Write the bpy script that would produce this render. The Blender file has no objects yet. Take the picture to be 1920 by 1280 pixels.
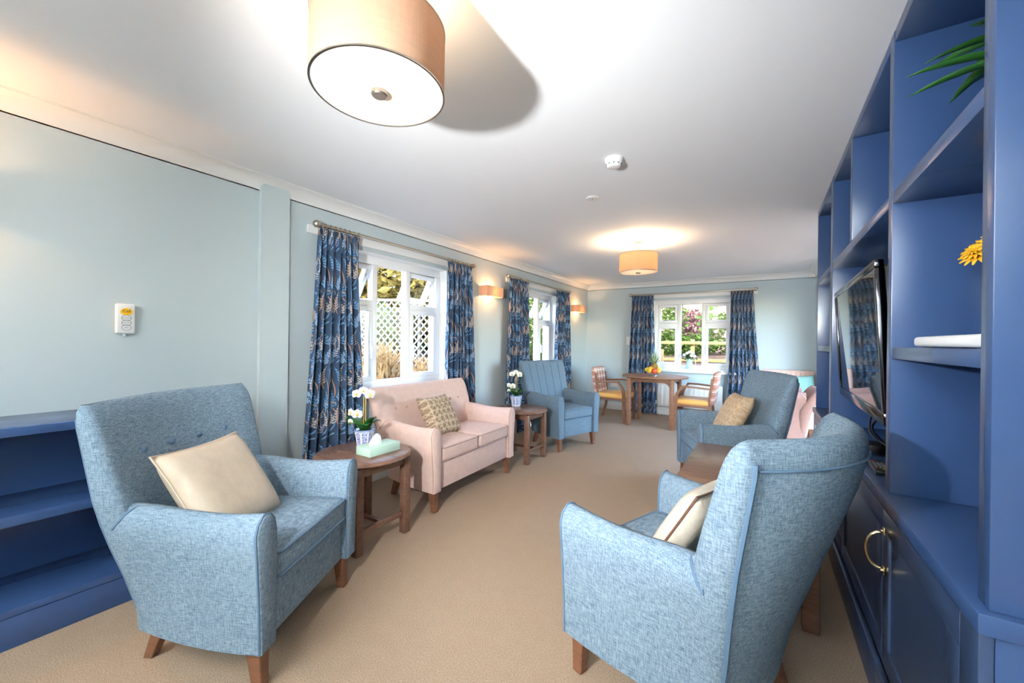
import bpy, bmesh, math, random
from mathutils import Vector, Matrix
R = random.Random(7)
PI = math.pi
S = bpy.context.scene
COL = S.collection

# ------------------------------------------------------------------ camera, world, big lights, exposure
CAM_H, TH, ROLL = 1.22, math.atan(470 / 746.0), 0.0127
fw = Vector((-math.sin(TH), math.cos(TH), 0)); rt = Vector((math.cos(TH), math.sin(TH), 0)); up = Vector((0, 0, 1))
r2 = rt * math.cos(ROLL) + up * math.sin(ROLL); u2 = up * math.cos(ROLL) - rt * math.sin(ROLL)
cd = bpy.data.cameras.new('camera'); cd.sensor_width = 36; cd.lens = 746 / 1920 * 36; cd.clip_start = 0.02
cam = bpy.data.objects.new('camera', cd); COL.objects.link(cam)
M = Matrix.Identity(4)
for i in range(3):
    M[i][0], M[i][1], M[i][2] = r2[i], u2[i], -fw[i]
M[2][3] = CAM_H
cam.matrix_world = M
S.camera = cam

W = bpy.data.worlds.new('World'); S.world = W; W.use_nodes = True
wn = W.node_tree.nodes; bg = wn['Background']
sky = wn.new('ShaderNodeTexSky'); sky.sky_type = 'NISHITA'; sky.sun_disc = False
sky.sun_elevation = math.radians(52); sky.sun_rotation = math.radians(172)
W.node_tree.links.new(sky.outputs[0], bg.inputs[0]); bg.inputs[1].default_value = 2.65

def light(name, kind, loc, energy, color, target=None, **kw):
    d = bpy.data.lights.new(name, kind); d.energy = energy; d.color = color
    for k, v in kw.items(): setattr(d, k, v)
    o = bpy.data.objects.new(name, d); COL.objects.link(o); o.location = loc
    if target is not None:
        o.rotation_euler = (Vector(target) - Vector(loc)).to_track_quat('-Z', 'Y').to_euler()
    return o
light('sun', 'SUN', (1, -6, 9), 1.2, (1, .95, .86), (0, 0, 3.6), angle=math.radians(1.0))
# the photographer's flash head left of the camera, and a second head bounced off the ceiling behind
light('flash_head', 'SPOT', (-0.775, -0.17, 1.41), 205, (.97, .985, 1), (-1.45, 7.0, 1.5), spot_size=math.radians(118), spot_blend=1.0, shadow_soft_size=0.035)
light('bounce_flash_head', 'SPOT', (-0.9, -0.7, 1.5), 780, (.975, .985, 1), (-0.9, -1.55, 2.28), spot_size=math.radians(140), spot_blend=0.8, shadow_soft_size=0.12)

vs = S.view_settings
vs.view_transform = 'Standard'; vs.look = 'None'; vs.gamma = 1; vs.use_curve_mapping = False
vs.exposure = 0.65
S.cycles.max_bounces = 8; S.cycles.diffuse_bounces = 5; S.cycles.glossy_bounces = 3; S.cycles.transparent_max_bounces = 12
S.cycles.caustics_reflective = False; S.cycles.caustics_refractive = False

# ------------------------------------------------------------------ helpers
def lin(c):
    return tuple(((v / 255) / 12.92 if v / 255 <= .04045 else ((v / 255 + .055) / 1.055) ** 2.4) for v in c) + (1,)

class Sk:
    """a socket with arithmetic, for writing shader maths as expressions"""
    def __init__(s, nt, sock): s.nt, s.k = nt, sock
    def _op(s, op, *a):
        n = s.nt.nodes.new('ShaderNodeMath'); n.operation = op
        for i, v in enumerate((s,) + a):
            if isinstance(v, Sk): s.nt.links.new(v.k, n.inputs[i])
            else: n.inputs[i].default_value = v
        return Sk(s.nt, n.outputs[0])
    def __add__(s, o): return s._op('ADD', o)
    def __radd__(s, o): return s._op('ADD', o)
    def __sub__(s, o): return s._op('SUBTRACT', o)
    def __rsub__(s, o): return (s * -1) + o
    def __mul__(s, o): return s._op('MULTIPLY', o)
    def __rmul__(s, o): return s._op('MULTIPLY', o)
    def __truediv__(s, o): return s._op('DIVIDE', o)
    def lt(s, o): return s._op('LESS_THAN', o)
    def gt(s, o): return s._op('GREATER_THAN', o)
    def abs(s): return s._op('ABSOLUTE')
    def sin(s): return s._op('SINE')
    def floor(s): return s._op('FLOOR')
    def mod(s, o): return s._op('FLOORED_MODULO', o)
    def max(s, o): return s._op('MAXIMUM', o)
    def min(s, o): return s._op('MINIMUM', o)
    def clamp(s): return s.max(0.0).min(1.0)

class Mat:
    def __init__(s, name, rough=.5, metal=0, spec=.5):
        s.m = bpy.data.materials.new(name); s.m.use_nodes = True; s.nt = s.m.node_tree
        s.b = s.nt.nodes['Principled BSDF']; s.out = s.nt.nodes['Material Output']
        s.b.inputs['Roughness'].default_value = rough; s.b.inputs['Metallic'].default_value = metal
        s.b.inputs['Specular IOR Level'].default_value = spec
    def coord(s, which='Object'):
        n = s.nt.nodes.new('ShaderNodeTexCoord'); return n.outputs[which]
    def mapped(s, sock, scale=(1, 1, 1), rot=(0, 0, 0)):
        n = s.nt.nodes.new('ShaderNodeMapping'); n.inputs['Scale'].default_value = scale; n.inputs['Rotation'].default_value = rot
        s.nt.links.new(sock, n.inputs[0]); return n.outputs[0]
    def xyz(s, sock):
        n = s.nt.nodes.new('ShaderNodeSeparateXYZ'); s.nt.links.new(sock, n.inputs[0])
        return tuple(Sk(s.nt, n.outputs[i]) for i in range(3))
    def noise(s, sock, scale, detail=2, rough=.5, dist=0):
        n = s.nt.nodes.new('ShaderNodeTexNoise'); n.inputs['Scale'].default_value = scale; n.inputs['Detail'].default_value = detail
        n.inputs['Roughness'].default_value = rough; n.inputs['Distortion'].default_value = dist
        s.nt.links.new(sock, n.inputs['Vector']); return Sk(s.nt, n.outputs[0])
    def voronoi(s, sock, scale, feature='F1', rnd=1):
        n = s.nt.nodes.new('ShaderNodeTexVoronoi'); n.feature = feature; n.inputs['Scale'].default_value = scale
        n.inputs['Randomness'].default_value = rnd
        s.nt.links.new(sock, n.inputs['Vector']); return Sk(s.nt, n.outputs['Distance'])
    def mix(s, fac, a, b):
        n = s.nt.nodes.new('ShaderNodeMix'); n.data_type = 'RGBA'
        for i, v in ((0, fac), (6, a), (7, b)):
            if isinstance(v, Sk): s.nt.links.new(v.k, n.inputs[i])
            elif hasattr(v, 'is_linked'): s.nt.links.new(v, n.inputs[i])
            else: n.inputs[i].default_value = v
        return n.outputs[2]
    def col(s, v):
        if hasattr(v, 'is_linked'): s.nt.links.new(v, s.b.inputs['Base Color'])
        else: s.b.inputs['Base Color'].default_value = v
        return s
    def bump(s, h, strength=.3, dist=.002):
        n = s.nt.nodes.new('ShaderNodeBump'); n.inputs['Strength'].default_value = strength; n.inputs['Distance'].default_value = dist
        s.nt.links.new(h.k, n.inputs['Height']); s.nt.links.new(n.outputs[0], s.b.inputs['Normal']); return s
    def shader(s, typ, **kw):
        n = s.nt.nodes.new(typ)
        for k, v in kw.items():
            if hasattr(v, 'is_linked'): s.nt.links.new(v, n.inputs[k])
            else: n.inputs[k].default_value = v
        return n.outputs[0]
    def mixout(s, fac, a, b):
        n = s.nt.nodes.new('ShaderNodeMixShader')
        if isinstance(fac, Sk): s.nt.links.new(fac.k, n.inputs[0])
        else: n.inputs[0].default_value = fac
        s.nt.links.new(a, n.inputs[1]); s.nt.links.new(b, n.inputs[2]); s.nt.links.new(n.outputs[0], s.out.inputs[0])
        return s

def plain(name, c, rough=.5, metal=0, spec=.5, var=0, vscale=8, bumps=None):
    m = Mat(name, rough, metal, spec); a = lin(c)
    if var:
        f = m.noise(m.coord(), vscale, 3)
        b = tuple(x * (1 - var) for x in a[:3]) + (1,)
        m.col(m.mix(((f - .3) * 2.5).clamp(), b, a))
    else: m.col(a)
    if bumps: m.bump(m.noise(m.coord(), bumps[0], 3), bumps[1], bumps[2])
    return m.m

def weave(name, dark, light_, mid, bright=1.0):
    m = Mat(name, .9, 0, .15); co = m.coord()
    v = m.noise(m.mapped(co, (300, 300, 40)), 1, 2); h = m.noise(m.mapped(co, (45, 45, 330)), 1, 2)
    fine = m.noise(co, 700, 1); big = m.noise(co, 5, 2)
    t = ((v * .5 + h * .5 - .33) * 2.9).clamp()
    c1 = m.mix(t, lin(dark), lin(light_))
    c2 = m.mix(((fine - .45) * 3).clamp() * .45, c1, lin(mid))
    m.col(c2); m.bump(v + h + fine * .6, .35, .0015)
    return m.m

def wood(name, a, b, rough=.42, axis=(3, 3, 30)):
    m = Mat(name, rough, 0, .35); co = m.mapped(m.coord(), axis)
    n = m.noise(co, 1.0, 4, .6, .6); g = m.noise(m.mapped(m.coord(), tuple(v * 8 for v in axis)), 1, 2)
    m.col(m.mix(((n * .7 + g * .3 - .3) * 2.5).clamp(), lin(a), lin(b)))
    m.bump(g, .06, .001); return m.m

MT = {}
def carpet():
    m = Mat('carpet', 1, 0, .05); co = m.coord()
    f = m.noise(co, 600, 2); f2 = m.noise(co, 220, 2); big = m.noise(co, 1.6, 3) * .5 + m.noise(co, 16, 3) * .5
    c = m.mix(((f * .6 + f2 * .4 - .36) * 3.4).clamp(), lin((118, 97, 80)), lin((198, 174, 149)))
    m.col(m.mix(((big - .4) * 3).clamp() * .35, c, lin((148, 124, 103))))
    m.bump(f + f2 * .5, .12, .0015); return m.m
MT['carpet'] = carpet()
MT['wall'] = plain('wall_paint', (190, 201, 203), .75, bumps=(260, .05, .001))
MT['wall_blue'] = plain('far_wall_paint', (190, 205, 210), .75, bumps=(260, .05, .001))
MT['ceiling'] = plain('ceiling_paint', (238, 240, 242), .85, bumps=(120, .05, .001))
MT['white'] = plain('white_gloss_paint', (236, 236, 233), .4)
MT['upvc'] = plain('white_plastic_frame', (240, 241, 241), .3)
MT['blue'] = plain('blue_cabinet_paint', (50, 74, 114), .25, spec=.5, var=.05, vscale=3)
MT['navy'] = plain('door_blue_paint', (48, 64, 94), .3, spec=.5)
MT['weave'] = weave('blue_weave_fabric', (78, 98, 116), (144, 162, 175), (106, 127, 143))
MT['weave2'] = weave('slate_blue_fabric', (86, 104, 120), (118, 138, 153), (100, 120, 136))
MT['pipe_blue'] = plain('blue_piping', (84, 110, 134), .8)
MT['pink'] = plain('pink_velvet', (216, 186, 173), .8, spec=.2, var=.1, vscale=30, bumps=(300, .2, .001))
MT['pink_shaded'] = plain('shaded_pink_velvet', (150, 118, 108), .85, spec=.15, var=.1, vscale=30)  # pink velvet with the shade on the tub armchair put into its colour
MT['pipe_pink'] = plain('pink_piping', (184, 154, 142), .8)
MT['leg'] = wood('warm_leg_wood', (94, 60, 42), (130, 88, 64))
MT['walnut'] = wood('walnut_table_wood', (96, 68, 54), (128, 95, 78), .26, (5, 30, 30))
MT['dwood'] = wood('dining_wood', (116, 78, 56), (152, 110, 84), .4)
MT['steel'] = plain('brushed_nickel', (190, 180, 165), .3, 1)
MT['brass'] = plain('pale_brass', (225, 200, 150), .22, 1)
MT['black'] = plain('black_plastic', (14, 14, 15), .35)
MT['chrome'] = plain('dark_chrome_bezel', (70, 70, 74), .12, 1)
MT['screen'] = plain('glossy_screen', (12, 14, 14), .03, 0, .9)
MT['mint'] = plain('mint_card', (188, 218, 200), .6)
MT['tissue'] = plain('tissue_paper', (240, 240, 238), .9)
MT['leaf'] = plain('orchid_leaf', (38, 92, 34), .35, var=.35, vscale=20)
MT['petal'] = plain('white_petal', (246, 244, 238), .6)
MT['lip'] = plain('yellow_lip', (214, 190, 60), .6)
MT['cane'] = plain('golden_cane', (206, 164, 80), .5)
MT['plaster'] = plain('white_ceiling_plastic', (238, 238, 236), .4)
MT['mustard'] = plain('mustard_vinyl', (226, 168, 90), .42, spec=.4)
MT['aqua'] = plain('aqua_ceramic', (186, 222, 220), .25)
MT['teal'] = plain('teal_cushion_cloth', (112, 158, 156), .85, var=.15, vscale=40)
MT['yellow'] = plain('yellow_petal', (246, 180, 22), .6, var=.2, vscale=60)
MT['radiator'] = plain('radiator_enamel', (232, 229, 218), .4)
MT['shelf_dark'] = MT['blue']

def glass():
    m = Mat('window_glass'); t = m.shader('ShaderNodeBsdfTransparent', Color=(.97, .99, .98, 1)); g = m.shader('ShaderNodeBsdfGlossy', Roughness=0.0)
    f = m.nt.nodes.new('ShaderNodeLayerWeight'); k = Sk(m.nt, f.outputs['Facing'])
    m.mixout(k * k * k * k * .4 + .010, t, g); return m.m
MT['glass'] = glass()
def shade(name, c, tr):
    m = Mat(name, .9, 0, .1); co = m.coord()
    a = m.noise(m.mapped(co, (14, 14, 500)), 1, 1); b = m.noise(m.mapped(co, (500, 500, 14)), 1, 1)
    colr = m.mix(((a * .5 + b * .5 - .35) * 3).clamp(), tuple(v * .86 for v in lin(c)[:3]) + (1,), lin(c))
    d = m.shader('ShaderNodeBsdfDiffuse', Color=colr); t = m.shader('ShaderNodeBsdfTranslucent', Color=colr)
    m.mixout(tr, d, t); return m.m
MT['shade'] = shade('linen_lampshade', (192, 164, 140), .42)
MT['sconce'] = shade('sconce_shade', (226, 198, 172), .3)
MT['diffuser'] = shade('white_diffuser', (214, 212, 208), .3)

def foliage(name, a, b, c, scale=9):
    m = Mat(name, .6); co = m.coord(); n = m.noise(co, scale, 3); n2 = m.noise(co, scale * 7, 1)
    colr = m.mix(((n2 - .4) * 4).clamp() * .6, m.mix(((n - .35) * 3.3).clamp(), lin(a), lin(b)), lin(c))
    d = m.shader('ShaderNodeBsdfDiffuse', Color=colr); t = m.shader('ShaderNodeBsdfTranslucent', Color=colr)
    m.mixout(.35, d, t); return m.m
MT['fol_green'] = foliage('green_foliage', (24, 50, 18), (78, 106, 40), (128, 138, 70))
MT['fol_gold'] = foliage('golden_foliage', (80, 70, 28), (142, 116, 56), (162, 144, 90))
MT['fol_purple'] = foliage('purple_foliage', (70, 40, 44), (126, 84, 84), (150, 110, 96))
MT['fol_straw'] = foliage('straw_stems', (100, 70, 40), (150, 122, 80), (172, 148, 110), 14)
MT['litter'] = foliage('leaf_litter', (96, 60, 38), (150, 102, 70), (172, 134, 104), 30)
MT['soil'] = plain('garden_soil', (94, 66, 46), 1, var=.5, vscale=14, bumps=(20, .6, .05))
MT['trellis'] = plain('cream_painted_slats', (124, 119, 108), .7)
MT['rail'] = plain('yellow_fence_timber', (140, 118, 66), .8, var=.25, vscale=10)
MT['house'] = plain('peach_render', (116, 92, 74), .9)
MT['plank'] = plain('raw_plank', (170, 132, 88), .8, var=.2)

def curtain_cloth():
    m = Mat('botanical_curtain_print', .85, 0, .15); u, v, _ = m.xyz(m.coord('UV'))
    TW, TL = .20, .28; cnt = 0
    base = (lin((54, 72, 94)))
    colr = m.mix((m.noise(m.coord('UV'), 6, 2) - .35) * 1.6, base, lin((76, 98, 122)))
    def frame(cx, cy, ang, flip=1, half=0):
        nonlocal cnt; cnt += 1; dv = (0, .41, .73, .21, .57, .12, .86, .33)[cnt % 8] * TL; du = (0, .3, .6, .15, .8, .45, .7)[cnt % 7] * TW
        row = ((v + dv) / TL).floor()
        uu = (u + row * (TW * .37) + du).mod(TW) - cx
        vv = (v + dv).mod(TL) - cy
        c, s_ = math.cos(ang), math.sin(ang)
        return uu * c + vv * s_, (vv * c - uu * s_) * flip
    def blade(cx, cy, ang, ln, wd, curve, color, flip=1, op=.9):
        nonlocal colr
        a, b = frame(cx, cy, ang, flip)
        b = b - a * a * curve
        s_ = a / ln
        w = (s_ * (1 - s_)).max(0.0) * (4 * wd)
        colr = m.mix(b.abs().lt(w) * op, colr, lin(color))
    def frond(cx, cy, ang, ln, wd, curve, color, freq=420, flip=1, op=.9):
        nonlocal colr
        a, b = frame(cx, cy, ang, flip)
        b = b - a * a * curve
        s_ = a / ln; ab = b.abs()
        w = (1 - s_).max(0.0) * wd * (s_.gt(0.02)) * (s_ * 5 + .25).min(1.0)
        tooth = ((a - ab * .8) * freq).sin().gt(-.15)
        mask = ab.lt(w) * tooth.max(ab.lt(.0016))
        colr = m.mix(mask * op, colr, lin(color))
    frond(.055, .03, 1.35, 0.129, 0.035, 2.5, (104, 152, 196), 288)
    frond(.150, .015, 1.75, 0.134, 0.032, -3.0, (196, 188, 186), 309)
    frond(.105, .165, 1.9, 0.129, 0.041, 2.0, (112, 158, 200), 259)
    frond(.030, .175, 1.2, 0.106, 0.030, -2.5, (176, 178, 190), 316)
    blade(.095, .02, 1.15, .14, .0065, 5, (194, 148, 116))
    blade(.105, .03, 2.0, .12, .005, -5, (180, 156, 146))
    blade(.175, .15, 2.15, .14, .0065, -4.5, (196, 150, 118))
    blade(.165, .15, 1.2, .12, .005, 4, (126, 166, 204))
    blade(.010, .12, .5, .09, .006, 5, (120, 164, 206))
    blade(.060, .14, 2.4, .06, .005, 6, (198, 160, 132))
    frond(.008, .02, 1.5, 0.112, 0.027, 2.0, (150, 166, 186), 309)
    frond(.135, .13, 1.45, 0.123, 0.035, -2.0, (120, 160, 198), 273)
    frond(.070, .10, 1.6, 0.112, 0.027, 2.5, (204, 196, 190), 316)
    blade(.03, .10, 1.9, .12, .005, 4, (186, 150, 128)); blade(.15, .06, .8, .10, .0055, -4, (130, 168, 204))
    m.col(colr); m.bump(m.noise(m.coord('UV'), 500, 1), .15, .001)
    return m.m
MT['curtain'] = curtain_cloth()

def plaid():
    m = Mat('red_plaid_wool', .9, 0, .1); x, y, z = m.xyz(m.coord())
    c = lin((214, 184, 166))
    def band(ax, per, off, wd): return ((ax + off).mod(per)).lt(wd)
    o = m.mix(band(y, .115, .5, .045) * .55, c, lin((168, 96, 76)))
    o = m.mix(band(z, .115, .5, .045) * .55, o, lin((164, 94, 76)))
    o = m.mix(band(y, .115, .43, .012) * .8, o, lin((238, 226, 214)))
    o = m.mix(band(z, .115, .43, .012) * .8, o, lin((240, 230, 218)))
    o = m.mix(band(y, .0575, .5, .005) * .7, o, lin((96, 62, 60)))
    o = m.mix(band(z, .0575, .5, .005) * .7, o, lin((110, 64, 60)))
    m.col(o); return m.m
MT['plaid'] = plaid()
def delft():
    m = Mat('blue_white_porcelain', .15, 0, .6); x, y, z = m.xyz(m.coord('UV'))
    co = m.coord('UV'); n = m.noise(co, 26, 3, .6); vv = m.voronoi(co, 15)
    panel = x.mod(.25).gt(.035) * x.mod(.25).lt(.215) * y.gt(.1) * y.lt(.86)
    spots = (n.gt(.515)).max(vv.lt(.30)) * panel
    o = m.mix(spots, lin((232, 236, 244)), lin((32, 62, 156)))
    o = m.mix(y.gt(.9), o, lin((150, 172, 216)))
    m.col(o); return m.m
MT['delft'] = delft()
def damask(name, a, b, sc=9):
    m = Mat(name, .7, 0, .3); co = m.coord(); w = m.noise(co, 12, 2)
    x, y, z = m.xyz(co)
    d1 = ((x * 60 + w * 3).sin() * (y * 60 + w * 3).sin()).abs(); d2 = ((x * 105 + w * 4).sin() + (y * 105).sin()).abs()
    f = (d1.lt(.22)).max(d2.lt(.3)) * .9
    m.col(m.mix(f, lin(a), lin(b))); m.bump(f, .6, .004); return m.m
MT['damask'] = damask('beige_damask', (136, 114, 92), (194, 172, 144))
MT['knit'] = damask('tan_cable_knit', (186, 156, 122), (206, 180, 148))
MT['satin'] = plain('champagne_satin', (202, 184, 162), .45, spec=.4, var=.1, vscale=14, bumps=(14, .25, .02))
MT['cream_satin'] = plain('cream_satin', (204, 194, 176), .45, spec=.4, var=.12, vscale=20, bumps=(18, .3, .02))

def tag(o, label=None, cat=None, group=None, kind=None):
    if label: o['label'] = label
    if cat: o['category'] = cat
    if group: o['group'] = group
    if kind: o['kind'] = kind
    return o
def empty(name, loc=(0, 0, 0), rz=0, label=None, cat=None, group=None, kind=None):
    o = bpy.data.objects.new(name, None); o.empty_display_size = .1; COL.objects.link(o)
    o.location = loc; o.rotation_euler = (0, 0, rz); return tag(o, label, cat, group, kind)

class MB:
    def __init__(s): s.v, s.f, s.uv = [], [], {}
    def add(s, vs_, fs):
        k = len(s.v); s.v += [tuple(p) for p in vs_]; s.f += [tuple(i + k for i in f) for f in fs]; return s
    def box(s, lo, hi):
        x0, y0, z0 = lo; x1, y1, z1 = hi
        return s.add([(x0, y0, z0), (x1, y0, z0), (x1, y1, z0), (x0, y1, z0), (x0, y0, z1), (x1, y0, z1), (x1, y1, z1), (x0, y1, z1)],
                     [(0, 3, 2, 1), (4, 5, 6, 7), (0, 1, 5, 4), (1, 2, 6, 5), (2, 3, 7, 6), (3, 0, 4, 7)])
    def loft(s, rings, caps=True, closed=True):
        n = len(rings[0]); vs_ = [p for r in rings for p in r]; fs = []
        for i in range(len(rings) - 1):
            for j in range(n if closed else n - 1):
                a, b = i * n + j, i * n + (j + 1) % n
                fs.append((a, b, b + n, a + n))
        if caps: fs.append(tuple(range(n))[::-1]); fs.append(tuple(range((len(rings) - 1) * n, len(rings) * n)))
        return s.add(vs_, fs)
    def lathe(s, prof, n=24, c=(0, 0, 0), caps=True):
        return s.loft([[(c[0] + r * math.cos(2 * PI * k / n), c[1] + r * math.sin(2 * PI * k / n), c[2] + z) for k in range(n)] for r, z in prof], caps)
    def tube(s, pts, r, n=8, closed=False, taper=None):
        P = [Vector(p) for p in pts]; rings = []; m = len(P); prev = None
        for i in range(m):
            t = (P[(i + 1) % m] - P[i - 1]) if closed else (P[min(i + 1, m - 1)] - P[max(i - 1, 0)])
            t.normalize()
            if prev is None:
                a = Vector((0, 0, 1)) if abs(t.z) < .9 else Vector((1, 0, 0)); x = t.cross(a).normalized()
            else: x = (prev - t * prev.dot(t)).normalized()
            prev = x; y = t.cross(x); rr = r if taper is None else r * taper[i]
            rings.append([P[i] + x * (rr * math.cos(2 * PI * k / n)) + y * (rr * math.sin(2 * PI * k / n)) for k in range(n)])
        if closed: rings.append(rings[0]); return s.loft(rings, False)
        return s.loft(rings)
    def ball(s, c, r, n=12, sq=(1, 1, 1)):
        rings = []
        for i in range(1, n // 2):
            a = PI * i / (n // 2)
            rings.append([(c[0] + r * sq[0] * math.sin(a) * math.cos(2 * PI * k / n), c[1] + r * sq[1] * math.sin(a) * math.sin(2 * PI * k / n), c[2] - r * sq[2] * math.cos(a)) for k in range(n)])
        return s.loft(rings)
    def build(s, name, mat, parent=None, smooth=None, bevel=0, seg=2, sub=0, solid=0, loc=None, rot=None, **tg):
        me = bpy.data.meshes.new(name); me.from_pydata(s.v, [], s.f)
        bm = bmesh.new(); bm.from_mesh(me)
        bmesh.ops.recalc_face_normals(bm, faces=bm.faces)
        if bevel: bmesh.ops.bevel(bm, geom=list(bm.edges), offset=bevel, segments=seg, affect='EDGES', clamp_overlap=True, profile=.5)
        bm.to_mesh(me); bm.free()
        if smooth is None: smooth = 40
        if smooth:
            me.polygons.foreach_set('use_smooth', [True] * len(me.polygons)); me.set_sharp_from_angle(angle=math.radians(smooth))
        me.materials.append(MT[mat] if isinstance(mat, str) else mat)
        o = bpy.data.objects.new(name, me); COL.objects.link(o)
        if parent is not None: o.parent = parent
        if loc is not None: o.location = loc
        if rot is not None: o.rotation_euler = rot
        if solid:
            md = o.modifiers.new('thickness', 'SOLIDIFY'); md.thickness = solid; md.offset = 0
        if sub:
            md = o.modifiers.new('smooth', 'SUBSURF'); md.levels = sub; md.render_levels = sub
        return tag(o, **tg)
def bx(name, lo, hi, mat, parent=None, bevel=.003, seg=2, **k):
    return MB().box(lo, hi).build(name, mat, parent, bevel=bevel, seg=seg, **k)
def copy_tree(o, parent=None):
    c = o.copy(); COL.objects.link(c); c.parent = parent
    for ch in list(o.children): copy_tree(ch, c)
    return c
def lerp(a, b, t): return a + (b - a) * t
def pw(t, pts):
    """piecewise-linear lookup"""
    if t <= pts[0][0]: return pts[0][1]
    for (a, va), (b, vb) in zip(pts, pts[1:]):
        if t <= b: return lerp(va, vb, (t - a) / (b - a))
    return pts[-1][1]

# ------------------------------------------------------------------ room shell
XW, XR, YF, YB, ZC = -2.84, 0.64, 7.19, -1.7, 2.286
def wall(name, us, zs, holes, P, mat):
    """a slab wall with openings; P(u, depth, z) gives the point, depth 0 = room face, 1 = outer face"""
    mb = MB(); idx = {}
    def vid(i, j, d):
        if (i, j, d) not in idx: idx[(i, j, d)] = len(mb.v); mb.v.append(tuple(P(us[i], d, zs[j])))
        return idx[(i, j, d)]
    solid = lambda i, j: 0 <= i < len(us) - 1 and 0 <= j < len(zs) - 1 and not any(a <= (us[i] + us[i + 1]) / 2 <= b and c <= (zs[j] + zs[j + 1]) / 2 <= e for a, b, c, e in holes)
    for i in range(len(us) - 1):
        for j in range(len(zs) - 1):
            if not solid(i, j): continue
            mb.f.append((vid(i, j, 0), vid(i + 1, j, 0), vid(i + 1, j + 1, 0), vid(i, j + 1, 0)))
            mb.f.append((vid(i, j, 1), vid(i, j + 1, 1), vid(i + 1, j + 1, 1), vid(i + 1, j, 1)))
            for di, dj, (p, q) in ((-1, 0, ((i, j), (i, j + 1))), (1, 0, ((i + 1, j), (i + 1, j + 1))), (0, -1, ((i, j), (i + 1, j))), (0, 1, ((i, j + 1), (i + 1, j + 1)))):
                if not solid(i + di, j + dj): mb.f.append((vid(*p, 0), vid(*q, 0), vid(*q, 1), vid(*p, 1)))
    return mb.build(name, mat, smooth=0, kind='structure')
WZ0, WZ1 = .765, 1.965
W1 = (1.93, 3.20); W2 = (4.60, 5.87); W3 = (-1.62, -0.40)
wall('wall_left', [YB, W1[0], W1[1], W2[0], W2[1], YF], [0, WZ0, WZ1, ZC], [(*W1, WZ0, WZ1), (*W2, WZ0, WZ1)], lambda u, d, z: (XW - .26 * d, u, z), 'wall')
wall('wall_far', [XW - .26, W3[0], W3[1], XR + .2], [0, WZ0, WZ1, ZC], [(*W3, WZ0, WZ1)], lambda u, d, z: (u, YF + .26 * d, z), 'wall_blue')
D1 = (4.03, 6.43)
wall('wall_right', [YB, D1[0], D1[1], YF], [0, 2.08, ZC], [(*D1, 0, 2.08)], lambda u, d, z: (XR + .2 * d, u, z), 'wall')
# added glazed doors, unseen behind the bookcase, to bring daylight to the far end
dr = empty('added_daylight_door', (XR + .10, D1[0], 0), kind='structure')
bx('frame_head', (-.03, 0, 2.01), (.03, 2.4, 2.08), 'upvc', dr); bx('threshold', (-.03, 0, 0), (.03, 2.4, .03), 'upvc', dr)
for y in (0, 2.33): bx('frame_jamb', (-.03, y, .03), (.03, y + .07, 2.01), 'upvc', dr)
for y in (.07, 1.20):
    lf = empty('door_leaf'); lf.parent = dr
    for y0_, y1_ in ((y, y + .075), (y + 1.055, y + 1.13)): bx('leaf_stile', (-.025, y0_, .03), (.025, y1_, 2.01), 'upvc', lf)
    for z0_, z1_ in ((.03, .16), (1.93, 2.01)): bx('leaf_rail', (-.025, y + .075, z0_), (.025, y + 1.055, z1_), 'upvc', lf)
    bx('pane', (-.002, y + .075, .16), (.002, y + 1.055, 1.93), 'glass', lf, bevel=0)
bx('wall_back', (XW - .26, YB - .2, 0), (XR + .2, YB, ZC), 'wall', bevel=0, kind='structure')
bx('floor', (XW, YB, -.08), (XR, YF, 0), 'carpet', bevel=0, kind='structure')
bx('ceiling', (XW - .26, YB - .2, ZC), (XR + .2, YF + .26, ZC + .12), 'ceiling', bevel=0, kind='structure')
def cornice(name, P, a, b):
    prof = [(0, .086), (.0, .080), (.006, .078), (.010, .060), (.020, .040), (.036, .022), (.058, .010), (.078, .007), (.078, .003), (.088, .003), (.088, 0), (0, 0)]
    return MB().loft([[P(t, d, ZC - h) for d, h in prof] for t in (a, b)]).build(name, 'white', smooth=50, kind='structure')
cornice('trim_1', lambda t, d, z: (XW + d, t, z), YB, YF)
cornice('trim_2', lambda t, d, z: (t, YF - d, z), XW, XR)
cornice('trim_3', lambda t, d, z: (XR - d, t, z), 4.0, YF)
def skirt(name, lo, hi): bx(name, lo, hi, 'white', bevel=.004, kind='structure')
skirt('baseboard_left', (XW, .99, 0), (XW + .018, YF, .13))
skirt('baseboard_far', (XW + .018, YF - .018, 0), (XR, YF, .13))
skirt('baseboard_right', (XR - .018, 6.44, 0), (XR, YF - .018, .13))
# boxed-in pier on the left wall, its head rounded over the cornice
mb = MB(); pr = []
for y, z in [(1.335, 0), (1.335, 2.225), (1.345, 2.243), (1.36, 2.25), (1.495, 2.25), (1.512, 2.243), (1.522, 2.225), (1.522, 0)]: pr.append((y, z))
mb.loft([[(x, y, z) for y, z in pr] for x in (XW, XW + .026, XW + .03)]).build('trim_4', 'wall', bevel=0, smooth=50, kind='structure')

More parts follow.
